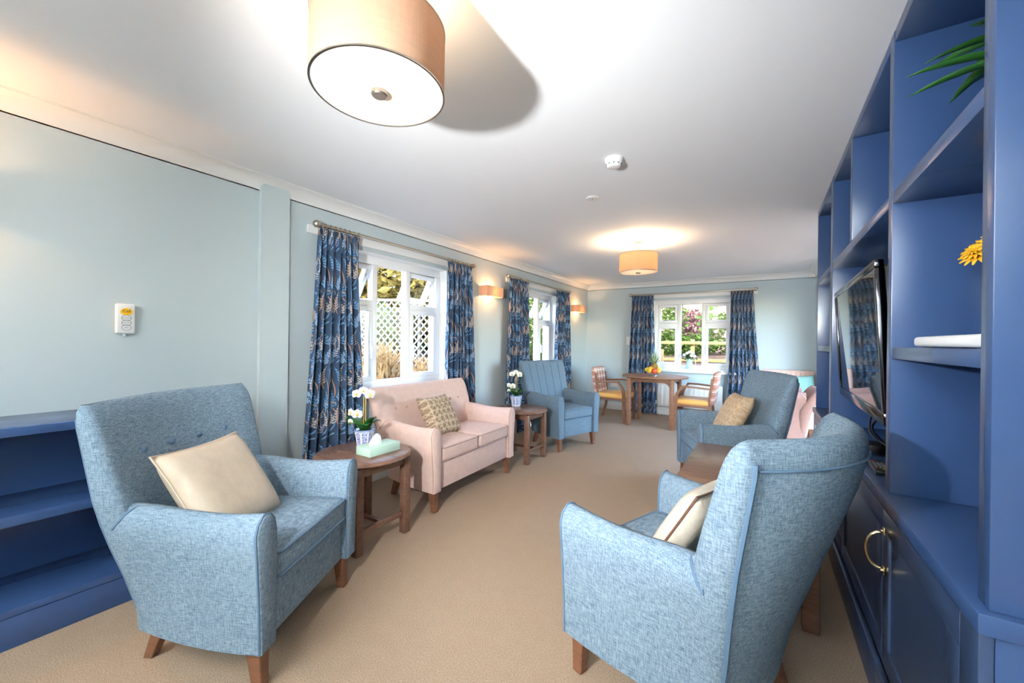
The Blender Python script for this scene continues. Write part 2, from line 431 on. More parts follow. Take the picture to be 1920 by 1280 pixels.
# ------------------------------------------------------------------ windows
def window(name, P, a, b, opens, label):
    """P(u, d, z): u along the wall, d outward from the room face. Three lights, a top vent over each side casement."""
    root = empty(name, kind='structure')
    def bar(nm, u0, u1, z0, z1, d0, d1, mat='upvc', par=root, bev=.006):
        mb = MB(); c = [P(u, d, z) for u in (u0, u1) for d in (d0, d1) for z in (z0, z1)]
        lo = tuple(min(p[i] for p in c) for i in range(3)); hi = tuple(max(p[i] for p in c) for i in range(3))
        return mb.box(lo, hi).build(nm, mat, par, bevel=bev)
    z0, z1, D = WZ0 + .03, WZ1, .10
    bar('frame_head', a, b, z1 - .075, z1, D, D + .07); bar('frame_foot', a, b, z0, z0 + .06, D, D + .07)
    bar('frame_jamb', a, a + .06, z0 + .06, z1 - .075, D, D + .07); bar('frame_jamb', b - .06, b, z0 + .06, z1 - .075, D, D + .07)
    w = (b - a); m1, m2 = a + w * .335, a + w * .645
    for m in (m1, m2): bar('mullion', m - .028, m + .028, z0 + .06, z1 - .075, D, D + .07)
    zt = 1.545
    bar('pane', m1 + .028, m2 - .028, z0 + .06, z1 - .075, D + .03, D + .034, 'glass', bev=0)
    for (l, r_, op) in ((a + .06, m1 - .028, opens[0]), (m2 + .028, b - .06, opens[1])):
        bar('transom', l, r_, zt - .025, zt + .025, D, D + .07)
        # lower casement
        s0, s1 = z0 + .06, zt - .025
        c = empty('casement'); c.parent = root
        bar('sash_rail', l, r_, s1 - .045, s1, D - .01, D + .05, par=c); bar('sash_rail', l, r_, s0, s0 + .045, D - .01, D + .05, par=c)
        bar('sash_stile', l, l + .042, s0 + .045, s1 - .045, D - .01, D + .05, par=c); bar('sash_stile', r_ - .042, r_, s0 + .045, s1 - .045, D - .01, D + .05, par=c)
        bar('pane', l + .042, r_ - .042, s0 + .045, s1 - .045, D + .02, D + .024, 'glass', par=c, bev=0)
        hu = l + .021 if l > m1 else r_ - .021
        bar('handle', hu - .009, hu + .009, 1.05, 1.17, D - .04, D - .022, par=c, bev=.004); bar('handle_plate', hu - .012, hu + .012, 1.13, 1.19, D - .024, D - .008, par=c, bev=.003)
        # top vent, hung at its head and tilted outwards
        v0, v1 = zt + .025, z1 - .075
        piv = Vector(P(l, D + .03, v1)); axis = (Vector(P(r_, 0, 0)) - Vector(P(l, 0, 0))).normalized()
        v = empty('top_vent'); v.parent = root
        def sbar(nm, u0, u1, q0, q1, d0=-.025, d1=.03, mat='upvc', bev=.005):
            mb = MB(); c8 = []
            cc = [Vector(P(u, D + .03 + d, z)) - piv for u in (u0, u1) for d in (d0, d1) for z in (q0, q1)]
            lo = tuple(min(p[i] for p in cc) for i in range(3)); hi = tuple(max(p[i] for p in cc) for i in range(3))
            return mb.box(lo, hi).build(nm, mat, v, bevel=bev)
        sbar('vent_rail', l + .004, r_ - .004, v1 - .045, v1 - .003); sbar('vent_rail', l + .004, r_ - .004, v0 + .003, v0 + .048)
        sbar('vent_stile', l + .004, l + .046, v0 + .048, v1 - .045); sbar('vent_stile', r_ - .046, r_ - .004, v0 + .048, v1 - .045)
        sbar('pane', l + .046, r_ - .046, v0 + .048, v1 - .045, 0, .004, 'glass', 0)
        outv = (Vector(P(0, 1, 0)) - Vector(P(0, 0, 0))).normalized()
        sgn = 1 if axis.cross(Vector((0, 0, -1))).dot(outv) > 0 else -1
        v.location = piv; v.rotation_mode = 'QUATERNION'
        from mathutils import Quaternion
        v.rotation_quaternion = Quaternion(axis, sgn * op)
        if op > .05:
            q = v.rotation_quaternion
            for uu in (l + .03, r_ - .03):
                lowp = piv + q @ (Vector(P(uu, D + .03, v0 + .09)) - piv)
                MB().tube([Vector(P(uu, D + .03, v1 - .04)), (Vector(P(uu, D + .06, v1 - .10))), lowp], .005, 6).build('stay', 'black', root)
    # sill board and the painted batten above
    bar('window_sill', a - .06, b + .06, WZ0 - .028, WZ0 + .006, -.07, .0, 'white'); bar('window_sill', a + .001, b - .001, WZ0, WZ0 + .032, 0, D + .01, 'white', bev=.004)
    bar('curtain_batten', a - .27, b + .33, 2.0, 2.062, -.022, -.0005, 'white', bev=.003)
    # white reveals
    bar('reveal', a, a + .004, WZ0 + .032, WZ1, 0.001, D, 'white', bev=0); bar('reveal', b - .004, b, WZ0 + .032, WZ1, .001, D, 'white', bev=0); bar('reveal', a, b, WZ1 - .004, WZ1, .001, D, 'white', bev=0)
    return root
PL = lambda u, d, z: (XW - d, u, z)
PF = lambda u, d, z: (u, YF + d, z)
window('window_1', PL, *W1, (.5, .5), 'l'); window('window_2', PL, *W2, (.4, .5), 'l'); window('window_3', PF, *W3, (0.0, 0.0), 'f')

# ------------------------------------------------------------------ curtains and poles
def curtain(P, t0, t1, b0, b1, zt, label, n=7, zb=.015, seed=0, flare=0):
    rr = random.Random(seed); NS, NT = 150, 40; Wd = 1.25
    ph = [rr.uniform(-.5, .5) for _ in range(12)]
    mb = MB(); uv = []
    for j in range(NT + 1):
        t = j / NT; zz = lerp(zt, zb, t); head = max(0, 1 - t / .045)
        for i in range(NS + 1):
            s_ = i / NS
            k = t ** 1.15
            pos = lerp(lerp(t0, t1, s_), lerp(b0, b1, s_), k)
            w = s_ * n + .22 * math.sin(2 * PI * s_ * 1.7 + ph[0]) + .10 * t * math.sin(5 * s_ + ph[1])
            amp = lerp(.026, .046, min(1, t * 2.2)) * (.75 + .25 * math.sin(9 * s_ + ph[2]))
            d = amp * math.sin(2 * PI * w) + .010 * math.sin(2 * PI * w * 2 + 1) * t
            d = lerp(d, .010 * math.sin(2 * PI * n * 3 * s_), min(1, head * 1.3))
            pos += .012 * math.cos(2 * PI * w) * min(1, t * 3)
            mb.v.append(P(pos, -.105 - d - .02 * flare * t, zz)); uv.append((s_ * Wd + seed * .037, zz + seed * .05))
    for j in range(NT):
        for i in range(NS):
            a = j * (NS + 1) + i; mb.f.append((a, a + 1, a + NS + 2, a + NS + 1))
    o = mb.build('curtain', 'curtain', smooth=180, solid=.003, label=label, cat='curtain', group='botanical print curtains')
    ul = o.data.uv_layers.new(name='UVMap')
    for lp in o.data.loops: ul.data[lp.index].uv = uv[lp.vertex_index]
    # header tape along the back of the heading
    mb = MB(); mb.loft([[P(x, -.087, zt - .004), P(x, -.087, zt - .055), P(x, -.084, zt - .055), P(x, -.084, zt - .004)] for x in (t0 + .004, t1 - .004)]).build('heading_tape', 'white', o)
    return o
def pole(P, a, b, zc, label, spans):
    root = empty('curtain_pole', P(a, -.105, zc), label=label, cat='curtain pole', group='brushed metal curtain poles')
    o = Vector(P(a, -.105, zc)); L = lambda u, d, z: Vector(P(u, d, z)) - o
    MB().tube([L(a + .02, -.105, zc), L(b - .02, -.105, zc)], .0125, 12).build('rod', 'steel', root)
    for u, s_ in ((a, 1), (b, -1)):
        c = L(u + .01 * s_, -.105, zc)
        MB().ball(c, .028, 14).build('finial', 'steel', root)
        MB().tube([L(u + .03 * s_, -.105, zc), L(u + .05 * s_, -.105, zc)], .018, 12).build('collar', 'steel', root)
        MB().tube([L(u + .10 * s_, -.022, zc - .01), L(u + .10 * s_, -.10, zc - .01)], .008, 8).build('bracket', 'steel', root)
    for t0, t1 in spans:
        for k in range(9):
            u = lerp(t0 + .012, t1 - .012, k / 8); pts = []
            for q in range(14):
                an = 2 * PI * q / 14
                pts.append(L(u, -.105 + .019 * math.cos(an), zc - .004 + .019 * math.sin(an)))
            MB().tube(pts, .0028, 5, closed=True).build('ring', 'steel', root)
ZR = 2.052
sp = ((1.69, 2.035), (3.09, 3.49)); pole(PL, 1.665, 3.525, ZR, 'brushed metal curtain pole above the window behind the pink sofa', sp)
curtain(PL, *sp[0], 1.555, 2.16, ZR - .02, 'tall blue fern print curtain nearest the camera, left of the trellis window', seed=1)
curtain(PL, *sp[1], 3.06, 3.60, ZR - .02, 'blue fern print curtain between the trellis window and the first wall light', seed=2)
sp = ((4.275, 4.76), (5.64, 6.125)); pole(PL, 4.23, 6.155, ZR, 'brushed metal curtain pole above the window behind the slate blue armchair', sp)
curtain(PL, *sp[0], 4.20, 4.82, ZR - .02, 'blue fern print curtain behind the orchid on the farther side table', seed=3)
curtain(PL, *sp[1], 5.58, 6.24, ZR - .02, 'blue fern print curtain just before the second wall light in the corner', seed=4)
sp = ((-1.965, -1.60), (-.43, -.13)); pole(PF, -2.0, -.085, ZR + .012, 'brushed metal curtain pole on the far wall', sp)
curtain(PF, *sp[0], -2.04, -1.53, ZR - .008, 'blue fern print curtain behind the round dining table on the far wall', seed=5)
curtain(PF, *sp[1], -.47, .03, ZR - .008, 'blue fern print curtain on the far wall behind the armchair with the knit cushion', seed=6)

# ------------------------------------------------------------------ upholstered chairs
def catmull(pts, n=4):
    out = []
    m = len(pts)
    for i in range(m - 1):
        p0, p1, p2, p3 = pts[max(i - 1, 0)], pts[i], pts[i + 1], pts[min(i + 2, m - 1)]
        for k in range(n):
            t = k / n
            out.append(tuple(.5 * (2 * b + (c - a) * t + (2 * a - 5 * b + 4 * c - d) * t * t + (-a + 3 * b - 3 * c + d) * t ** 3) for a, b, c, d in zip(p0, p1, p2, p3)))
    out.append(pts[-1]); return out
def seat_unit(name, loc, ang, label, cat, group, hw=.29, cushions=1, fab='weave', pipe='pipe_blue', H=.985, AH=.62, flutes=0, buttons=(), bz=.775, wing=.012, barrel=.0):
    """local frame: x forward with the front legs at x = 0, y to the side, z up"""
    root = empty(name, (*loc, 0), ang, label, cat, group)
    # arms
    for s_ in (1, -1):
        rings = []; front = None
        for k, (x, sh) in enumerate(((.040, .86), (.036, .95), (.026, 1), (-.06, 1), (-.16, 1), (-.27, 1), (-.37, 1), (-.44, 1), (-.49, .985))):
            t = max(0, min(1, (.03 - x) / .52)); tt = t * t
            yi = lerp(hw - .028, hw - .045, t); yo = hw + .08 - .012 * math.sin(PI * t) - .010 * tt; yb = lerp(hw + .052, hw - .030, tt); zt = AH - .012 * math.sin(PI * min(1, t * 1.3)) + .012 * tt
            sec = [(yi, .15), (yi, .30), (yi, .46), (yi + .003, zt - .075), (yi + .013, zt - .032), (yi + .034, zt - .007), (yi + .060, zt), (yo - .034, zt - .005), (yo - .012, zt - .026), (yo - .002, zt - .062), (lerp(yo, yb, .28), zt - .13), (lerp(yo, yb, .62), zt - .24), (lerp(yo, yb, .88), .27), (yb, .15)]
            cy = sum(p[0] for p in sec) / len(sec); cz = .38
            ring = [(x, s_ * (cy + (y - cy) * sh), (cz + (z - cz) * (1 - (1 - sh) * .25)) if z > .2 else z) for y, z in sec]
            rings.append(ring)
            if k == 2: front = ring
        arm = MB().loft(rings).build('arm', fab, root, smooth=55)
        MB().tube([(p[0] + .006, p[1], p[2]) for p in front], .0042, 6).build('piping', pipe, arm)
        MB().tube(catmull([(-.412, s_ * (hw - .022), AH - .02), (-.430, s_ * (hw + .012), AH + .004), (-.448, s_ * (hw + .046), AH - .004), (-.470, s_ * (hw + .064), AH - .035), (-.49, s_ * (hw + .066), AH - .06)], 5), .0042, 6).build('piping', pipe, arm)
    # backrest
    zs = [.15, .25, .36, .48] + [lerp(.48, H - .085, k / 5) for k in range(1, 6)] + [H - .052, H - .026, H - .008, H]
    WP = [(.15, hw - .028), (.36, hw + .014), (.5, hw + .050), (.62, hw + .074), (H, hw + .095)]
    XF = [(.15, -.41), (.46, -.42), (H, -.575)]; XRP = [(.15, -.525), (.46, -.580), (H, -.672)]
    rings = []; edge = {1: [], -1: []}; NP = 11
    for i, z in enumerate(zs):
        w = pw(z, WP); xf = pw(z, XF); xr = pw(z, XRP)
        ins = {len(zs) - 1: .036, len(zs) - 2: .023, len(zs) - 3: .010, len(zs) - 4: .003}.get(i, 0)
        wg = wing * min(1, max(0, (z - .4) / .3)); ring = []; bq = barrel * min(1, max(0, (z - .3) / .55))
        fx = lambda y: xf - ins + wg * abs(y) ** 2.5 - .012 * (1 - abs(y)) - bq * (1 - y * y); rx = lambda y: xr + ins + .042 * abs(y) ** 2 - bq * (1 - y * y)
        for k in range(NP):
            y = lerp(-1, 1, k / (NP - 1)); ring.append((fx(y), y * (w - .030 - ins * .5), z))
        arc = [(lerp(fx(1), rx(1), .5 - .5 * math.cos(PI * q / 6)), w - .030 + .030 * math.sin(PI * q / 6) ** .8 - ins * .5) for q in range(1, 6)]
        ring += [(x, y, z) for x, y in arc]
        for k in range(NP):
            y = lerp(1, -1, k / (NP - 1)); ring.append((rx(y), y * (w - .030 - ins * .5), z))
        ring += [(x, -y, z) for x, y in arc[::-1]]
        rings.append(ring)
        if i < len(zs) - 3:
            edge[1].append((rx(1) + .002, w - .021, z)); edge[-1].append((rx(1) + .002, -w + .021, z))
    mbk = MB().loft(rings, caps=False)
    for base, fl in ((0, 1), ((len(rings) - 1) * (2 * NP + 10), 0)):
        fc = [(k, k + 1, 2 * NP + 3 - k, 2 * NP + 4 - k) for k in range(NP - 1)] + [tuple(range(NP - 1, NP + 6)), tuple(range(2 * NP + 4, 2 * NP + 10)) + (0,)]
        mbk.f += [tuple(base + i for i in f) for f in fc]
    back = mbk.build('backrest', fab, root, smooth=75)
    for s_ in (1, -1): MB().tube(edge[s_], .0075, 6).build('piping', pipe, back)
    ztop = H - .07
    xr0 = pw(ztop, XRP); w0 = pw(ztop, WP)
    MB().tube([(xr0 - .0015 + .042 * abs(y) ** 2 - barrel * (1 - y * y), y * (w0 - .03), ztop) for y in [lerp(-1, 1, k / 12) for k in range(13)]], .0035, 6).build('seam', pipe, back)
    for by in buttons:
        xf = pw(bz, XF) - .006
        MB().ball((xf + .006 - barrel * min(1, (bz - .3) / .55) * (1 - (by / (hw + .05)) ** 2), by, bz), .0125, 12, (.55, 1, 1)).build('button', pipe, back)
    for k in range(flutes):
        y = lerp(-.72, .72, k / (flutes - 1)); pts = []
        for z in [lerp(.47, H - .03, q / 8) for q in range(9)]:
            xf = pw(z, XF); w = pw(z, WP) - .03
            wg = wing * min(1, max(0, (z - .4) / .3)); pts.append((xf + wg * abs(y) ** 2.5 - .012 * (1 - abs(y)) + .001, y * w, z))
        MB().tube(pts, .0035, 6).build('seam', pipe, back)
    # seat
    yi = hw - .03
    bx('seat_base', (-.46, -yi, .15), (.012, yi, .345), fab, root, bevel=.008, seg=2)
    for k in range(cushions):
        y0 = lerp(-yi, yi, k / cushions) + .003; y1 = lerp(-yi, yi, (k + 1) / cushions) - .003
        nx, ny = 10, 10; top = {}; mb = MB(); rings = []
        def outline(ins, z, crown=0):
            pts = []; x0, x1 = -.42 + ins, .034 - ins; a, b = y0 + ins, y1 - ins; rd = .035
            for (cx, cy, a0) in ((x1 - rd, b - rd, 0), (x0 + rd, b - rd, 90), (x0 + rd, a + rd, 180), (x1 - rd, a + rd, 270)):
                for q in range(5):
                    an = math.radians(a0 + q * 22.5); pts.append((cx + rd * math.cos(an), cy + rd * math.sin(an), z))
            return pts
        rings = [outline(.02, .348), outline(.003, .356), outline(0, .372), outline(0, .435), outline(.004, .450), outline(.03, .461), outline(.09, .469), outline(.15, .472)]
        cu = MB().loft(rings).build('seat_cushion', fab, root, smooth=60)
        MB().tube(outline(-.001, .447), .0042, 6, closed=True).build('piping', pipe, cu)
        MB().tube(outline(-.001, .360), .0042, 6, closed=True).build('piping', pipe, cu)
    # legs
    def leg(x0, y0_, x1, y1_, a, b):
        rings = [[(x + dx * h, y + dy * h, z) for dx, dy in ((1, 1), (-1, 1), (-1, -1), (1, -1))] for x, y, z, h in ((x0, y0_, .165, a), (lerp(x0, x1, .35), lerp(y0_, y1_, .35), .10, lerp(a, b, .5)), (x1, y1_, 0, b))]
        MB().loft(rings).build('leg', 'leg', root, smooth=30, bevel=.003, seg=1)
    for s_ in (1, -1):
        leg(-.012, s_ * (hw + .002), .0, s_ * hw, .029, .019); leg(-.44, s_ * (hw - .085), -.51, s_ * (hw - .10), .026, .018)
    return root
G = 'upholstered armchairs and sofa'
A1 = seat_unit('armchair', (-1.613, .972), .496, 'blue tweed armchair with champagne cushion beside the low blue bookcase', 'armchair', 'blue armchairs', buttons=(-.2, -.075, .055, .19), bz=.79, barrel=.035)
A2 = seat_unit('armchair', (-1.809, 4.309), -.306, 'slate blue fluted armchair in front of the farther left window', 'armchair', 'blue armchairs', fab='weave2', flutes=5, wing=.01)
A3 = seat_unit('armchair', (-.462, 1.668), 2.785, 'blue tweed armchair seen from behind, right of the walkway next to the bookcase doors', 'armchair', 'blue armchairs', barrel=.085, wing=.02)
A4 = seat_unit('armchair', (-.486, 3.627), 3.551, 'blue tweed armchair holding the tan knit cushion', 'armchair', 'blue armchairs', wing=.01, H=.998)
SO = seat_unit('sofa', (-1.981, 2.611), .039, 'pink velvet two seat sofa below the trellis window', 'sofa', None, hw=.505, cushions=2, fab='pink', pipe='pipe_pink', H=.845, AH=.605, buttons=(-.40, -.28, .29, .41), bz=.675, wing=.008)
P1 = seat_unit('armchair', (-.07, 5.87), PI, 'pink tub armchair half hidden behind the tan cushion armchair and the blue bookcase', 'armchair', 'pink armchairs', fab='pink_shaded', pipe='pipe_pink', H=.72, AH=.675)
P2 = seat_unit('armchair', (.295, 6.36), -PI / 2, 'pink fluted high back chair in the far right corner against the wall', 'armchair', 'pink armchairs', fab='pink', pipe='pipe_pink', flutes=9, H=.86, AH=.6, wing=.0, hw=.24)

# ------------------------------------------------------------------ cushions
def cushion(name, label, w, h, t, mat, world, pipe=None, pinch=.07):
    root = None; n = 18; mb = MB(); grid = {}
    def pt(i, j, s_):
        x = lerp(-1, 1, i / n); y = lerp(-1, 1, j / n)
        e = max(0, (1 - x ** 4)) ** .55 * max(0, (1 - y ** 4)) ** .55
        px = x * w / 2 * (1 - pinch * (1 - y * y) * abs(x) ** 3); py = y * h / 2 * (1 - pinch * (1 - x * x) * abs(y) ** 3)
        return (px, py, s_ * t / 2 * e)
    for s_ in (1, -1):
        for i in range(n + 1):
            for j in range(n + 1):
                if s_ == -1 and (i in (0, n) or j in (0, n)): grid[(i, j, -1)] = grid[(i, j, 1)]; continue
                grid[(i, j, s_)] = len(mb.v); mb.v.append(pt(i, j, s_))
    for s_ in (1, -1):
        for i in range(n):
            for j in range(n):
                f = (grid[(i, j, s_)], grid[(i + 1, j, s_)], grid[(i + 1, j + 1, s_)], grid[(i, j + 1, s_)])
                mb.f.append(f if s_ == 1 else f[::-1])
    o = mb.build(name, mat, smooth=180, label=label, cat='cushion')
    o.matrix_world = world
    if pipe:
        rim = [pt(i, 0, 0) for i in range(n)] + [pt(n, j, 0) for j in range(n)] + [pt(n - i, n, 0) for i in range(n)] + [pt(0, n - j, 0) for j in range(n)]
        MB().tube(rim, .004, 6, closed=True).build('piping', pipe, o)
    return o
def on_chair(loc, ang, x, y, z, lean, roll, yaw=0):
    """cushion plane: its local z faces forward, leaning back by `lean`, rolled in its own plane"""
    base = Matrix.Translation((*loc, 0)) @ Matrix.Rotation(ang, 4, 'Z') @ Matrix.Translation((x, y, z)) @ Matrix.Rotation(yaw, 4, 'Z')
    face = Matrix(((0, 0, 1, 0), (1, 0, 0, 0), (0, 1, 0, 0), (0, 0, 0, 1)))     # local x -> side, y -> up, z -> forward
    return base @ Matrix.Rotation(-lean, 4, 'Y') @ face @ Matrix.Rotation(roll, 4, 'Z')
cushion('cushion', 'plain champagne satin cushion on the armchair nearest the low bookcase', .40, .40, .13, 'satin', on_chair((-1.613, .972), .496, -.30, -.10, .628, .60, .0), 'satin')
cushion('cushion', 'beige damask cushion on the pink sofa', .36, .36, .13, 'damask', on_chair((-1.981, 2.611), .039, -.29, -.12, .60, .55, .0))
cushion('cushion', 'cream satin cushion with dark piping tucked in the armchair seen from behind', .36, .36, .12, 'cream_satin', on_chair((-.462, 1.668), 2.785, -.285, .0, .585, .55, .0), 'walnut')
cushion('cushion', 'tan cable knit cushion on the armchair by the far curtain', .38, .38, .13, 'knit', on_chair((-.486, 3.627), 3.551, -.30, .02, .64, .48, .0))
cushion('cushion', 'teal cushion on the pink corner chair', .40, .40, .13, 'teal', on_chair((.295, 6.36), -PI / 2, -.26, .12, .615, .35, .1))

# ------------------------------------------------------------------ tables
def round_table(name, c, rad, z, lx, ly, label, legw, topt, mat, low=True, rz=0, group=None, brackets=False):
    root = empty(name, (*c, 0), rz, label, 'table', group)
    MB().lathe([(rad - .03, z - topt), (rad - .008, z - topt + .004), (rad, z - topt * .55), (rad - .003, z - .005), (rad - .012, z)], 64).build('tabletop', mat, root, smooth=50)
    for sx in (1, -1):
        for sy in (1, -1):
            cx, cy = sx * lx, sy * ly; h = legw / 2
            bx('leg', (cx - h, cy - h, 0), (cx + h, cy + h, z - topt), mat, root, bevel=.004)
    hh = .055
    for sy in (1, -1): bx('apron', (-lx + legw / 2, sy * ly - .010, z - topt - hh), (lx - legw / 2, sy * ly + .010, z - topt), mat, root)
    for sx in (1, -1): bx('apron', (sx * lx - .010, -ly + legw / 2, z - topt - hh), (sx * lx + .010, ly - legw / 2, z - topt), mat, root)
    if low:
        bx('stretcher', (-lx + legw / 2, -.014, .115), (lx - legw / 2, .014, .135), mat, root)
        for sx in (1, -1): bx('stretcher', (sx * lx - .011, -ly + legw / 2, .11), (sx * lx + .011, ly - legw / 2, .14), mat, root)
    if brackets:
        for sx in (1, -1):
            for sy in (1, -1):
                for ax in (0, 1):
                    pr = [(0, 0), (0, -.06), (.012, -.045), (.03, -.02), (.06, -.006), (.075, 0)]
                    rings = []
                    for o_ in (-.011, .011):
                        ring = []
                        for a, b in pr:
                            if ax == 0: ring.append((sx * (lx - legw / 2 - a), sy * ly + o_, z - topt - hh + b + .002))
                            else: ring.append((sx * lx + o_, sy * (ly - legw / 2 - a), z - topt - hh + b + .002))
                        rings.append(ring)
                    MB().loft(rings).build('corner_bracket', mat, root, smooth=30)
    return root
T1 = round_table('side_table', (-2.105, 1.615), .287, .52, .185, .175, 'round walnut side table with tissue box between the blue armchair and pink sofa', .048, .03, 'walnut', group='round side tables')
T2 = round_table('side_table', (-2.155, 3.605), .287, .52, .185, .175, 'round walnut side table between the pink sofa and slate armchair', .048, .03, 'walnut', group='round side tables')
DT = round_table('dining_table', (-1.376, 6.243), .475, .735, .30, .30, 'round wooden dining table with fruit bowl by the far window', .055, .028, 'dwood', low=False, brackets=True)
# oblong table between the two right-hand armchairs
ct = empty('lamp_table', (-.07, 2.55, 0), 0, 'dark walnut oblong table between the two armchairs on the right', 'table')
bx('tabletop', (-.30, -.46, .515), (.30, .46, .545), 'walnut', ct, bevel=.008)
for sx in (1, -1):
    for sy in (1, -1): bx('leg', (sx * .255 - .03, sy * .415 - .03, 0), (sx * .255 + .03, sy * .415 + .03, .515), 'walnut', ct, bevel=.004)
for sy in (1, -1): bx('apron', (-.225, sy * .415 - .011, .435), (.225, sy * .415 + .011, .515), 'walnut', ct)
for sx in (1, -1): bx('apron', (sx * .255 - .011, -.385, .435), (sx * .255 + .011, .385, .515), 'walnut', ct)
for sx in (1, -1): bx('stretcher', (sx * .255 - .012, -.385, .13), (sx * .255 + .012, .385, .165), 'walnut', ct)
bx('shelf', (-.24, -.385, .165), (.24, .385, .185), 'walnut', ct)

# ------------------------------------------------------------------ dining chairs
def dining_chair(loc, ang, label):
    root = empty('dining_chair', (*loc, 0), ang, label, 'chair', 'plaid dining chairs')   # x forward, centre of seat
    for s_ in (1, -1):
        # front leg sweeps up into the arm support
        pts = catmull([(.235, s_ * .255, 0), (.228, s_ * .255, .25), (.222, s_ * .258, .45), (.20, s_ * .262, .56), (.15, s_ * .265, .64), (.125, s_ * .265, .672)], 4)
        rings = [[(x + a * h * .9, y + b * .018, z) for a, b in ((1, 1), (-1, 1), (-1, -1), (1, -1))] for x, y, z in pts for h in (.018 + .010 * math.sin(PI * min(1, z / .67)),)]
        MB().loft(rings).build('front_leg', 'dwood', root, smooth=50)
        pts = [(.15, s_ * .265, .668), (.0, s_ * .265, .668), (-.21, s_ * .255, .650)]
        rings = [[(x, y + a * .022, z + b * .013) for a, b in ((1, 1), (-1, 1), (-1, -1), (1, -1))] for x, y, z in pts]
        MB().loft(rings).build('armrest', 'dwood', root, smooth=30, bevel=.004)
        pts = [(-.27, s_ * .215, 0), (-.215, s_ * .215, .22), (-.20, s_ * .215, .43), (-.24, s_ * .215, .80)]
        rings = [[(x + a * .018, y + b * .015, z) for a, b in ((1, 1), (-1, 1), (-1, -1), (1, -1))] for x, y, z in pts]
        MB().loft(rings).build('rear_leg', 'dwood', root, smooth=30)
    bx('seat_frame', (-.20, -.24, .36), (.225, .24, .40), 'dwood', root)
    MB().box((-.205, -.235, .385), (.245, .235, .475)).build('seat', 'mustard', root, bevel=.03, seg=4)
    zs = [.40, .415, .45, .60, .78, .86, .885, .893]
    rings = []
    for i, z in enumerate(zs):
        ins = {0: .02, 1: .005, 6: .008, 7: .022}.get(i, 0); xc = lerp(-.215, -.285, (z - .4) / .5); w = .235
        rings.append([(xc + sx * (.033 - ins * .8), sy * (w - ins) * k, z) for sx, sy, k in ((1, 1, .93), (0, 1, 1), (-1, 1, .95), (-1.15, 0, 1), (-1, -1, .95), (0, -1, 1), (1, -1, .93), (.9, 0, 1))])
    MB().loft(rings).build('backrest', 'plaid', root, smooth=60)
    root.scale = (1, 1, .93)
    return root
dining_chair((-1.985, 6.24), 0, 'plaid backed dining chair with mustard seat left of the round table')
dining_chair((-.81, 6.245), PI, 'plaid backed dining chair with mustard seat right of the round table, by the radiator')

# ------------------------------------------------------------------ low blue bookcase on the left wall
lb = empty('low_bookcase', (XW, 0, 0), 0, 'low blue open bookcase along the left wall behind the armchair', 'bookcase')
dpt = .385
bx('top_board', (.001, -1.2, .825), (dpt, .985, .861), 'blue', lb)
bx('shelf', (.02, -1.2, .475), (dpt - .004, .955, .516), 'blue', lb); bx('bottom_shelf', (.02, -1.2, .125), (dpt - .002, .955, .155), 'blue', lb)
bx('plinth', (.02, -1.2, 0), (dpt - .004, .985, .123), 'blue', lb); bx('side_panel', (.001, .955, .125), (dpt - .003, .985, .825), 'blue', lb); bx('side_panel', (.001, -1.23, 0), (dpt - .003, -1.2, .861), 'blue', lb)
bx('back_panel', (.001, -1.2, .0), (.02, .955, .825), 'blue', lb)

# ------------------------------------------------------------------ right-hand bookcase and cabinets
Y0, Y1, XC = 1.114, 4.0, .365
bc = empty('tall_bookcase', (0, 0, 0), 0, 'tall blue built-in bookcase on the right with the television bay', 'bookcase')
ZT = .725
for y0, y1, z0, z1, nm in ((Y0, 1.162, ZT, 2.286, 'side_panel'), (1.815, 1.865, ZT, 2.286, 'divider'), (3.175, 3.262, ZT, 2.286, 'divider'), (3.965, Y1, ZT, 2.286, 'side_panel'), (2.545, 2.592, 1.739, 2.243, 'divider')):
    bx(nm, (XC, y0, z0), (XR - .002, y1, z1 - .001), 'blue', bc, bevel=.0025)
for y0, y1 in ((1.162, 1.815), (1.865, 3.175), (3.262, 3.965)):
    bx('shelf', (XC + .001, y0, 1.698), (XR - .002, y1, 1.739), 'blue', bc, bevel=.0025)
    bx('top_board', (XC + .001, y0, 2.243), (XR - .002, y1, 2.285), 'blue', bc, bevel=.0025)
for y0, y1 in ((1.162, 1.815), (3.262, 3.965)):
    bx('shelf', (XC + .003, y0, 1.178), (XR - .002, y1, 1.217), 'blue', bc, bevel=.0025)
bx('back_panel', (XR - .014, 1.162, ZT), (XR - .0015, 3.965, 2.243), 'blue', bc, bevel=0)
bx('worktop', (.345, 1.095, .685), (XR - .002, Y1 + .01, .7245), 'blue', bevel=.003, label='long blue worktop under the tall bookcase', cat='worktop')
def handle(par, x, y, z0, z1):
    pts = [(x, y, z1), (x - .012, y, z1)] + [(x - .012 - .036 * math.sin(a), y, lerp(z1, z0, .5) + (z1 - z0) / 2 * .92 * math.cos(a)) for a in [PI * k / 10 for k in range(11)]] + [(x - .012, y, z0), (x, y, z0)]
    h = MB().tube(pts, .0048, 8).build('handle', 'brass', par)
    for z in (z0, z1): MB().box((x - .006, y - .010, z - .012), (x, y + .010, z + .012)).build('handle_plate', 'brass', h, bevel=.002)
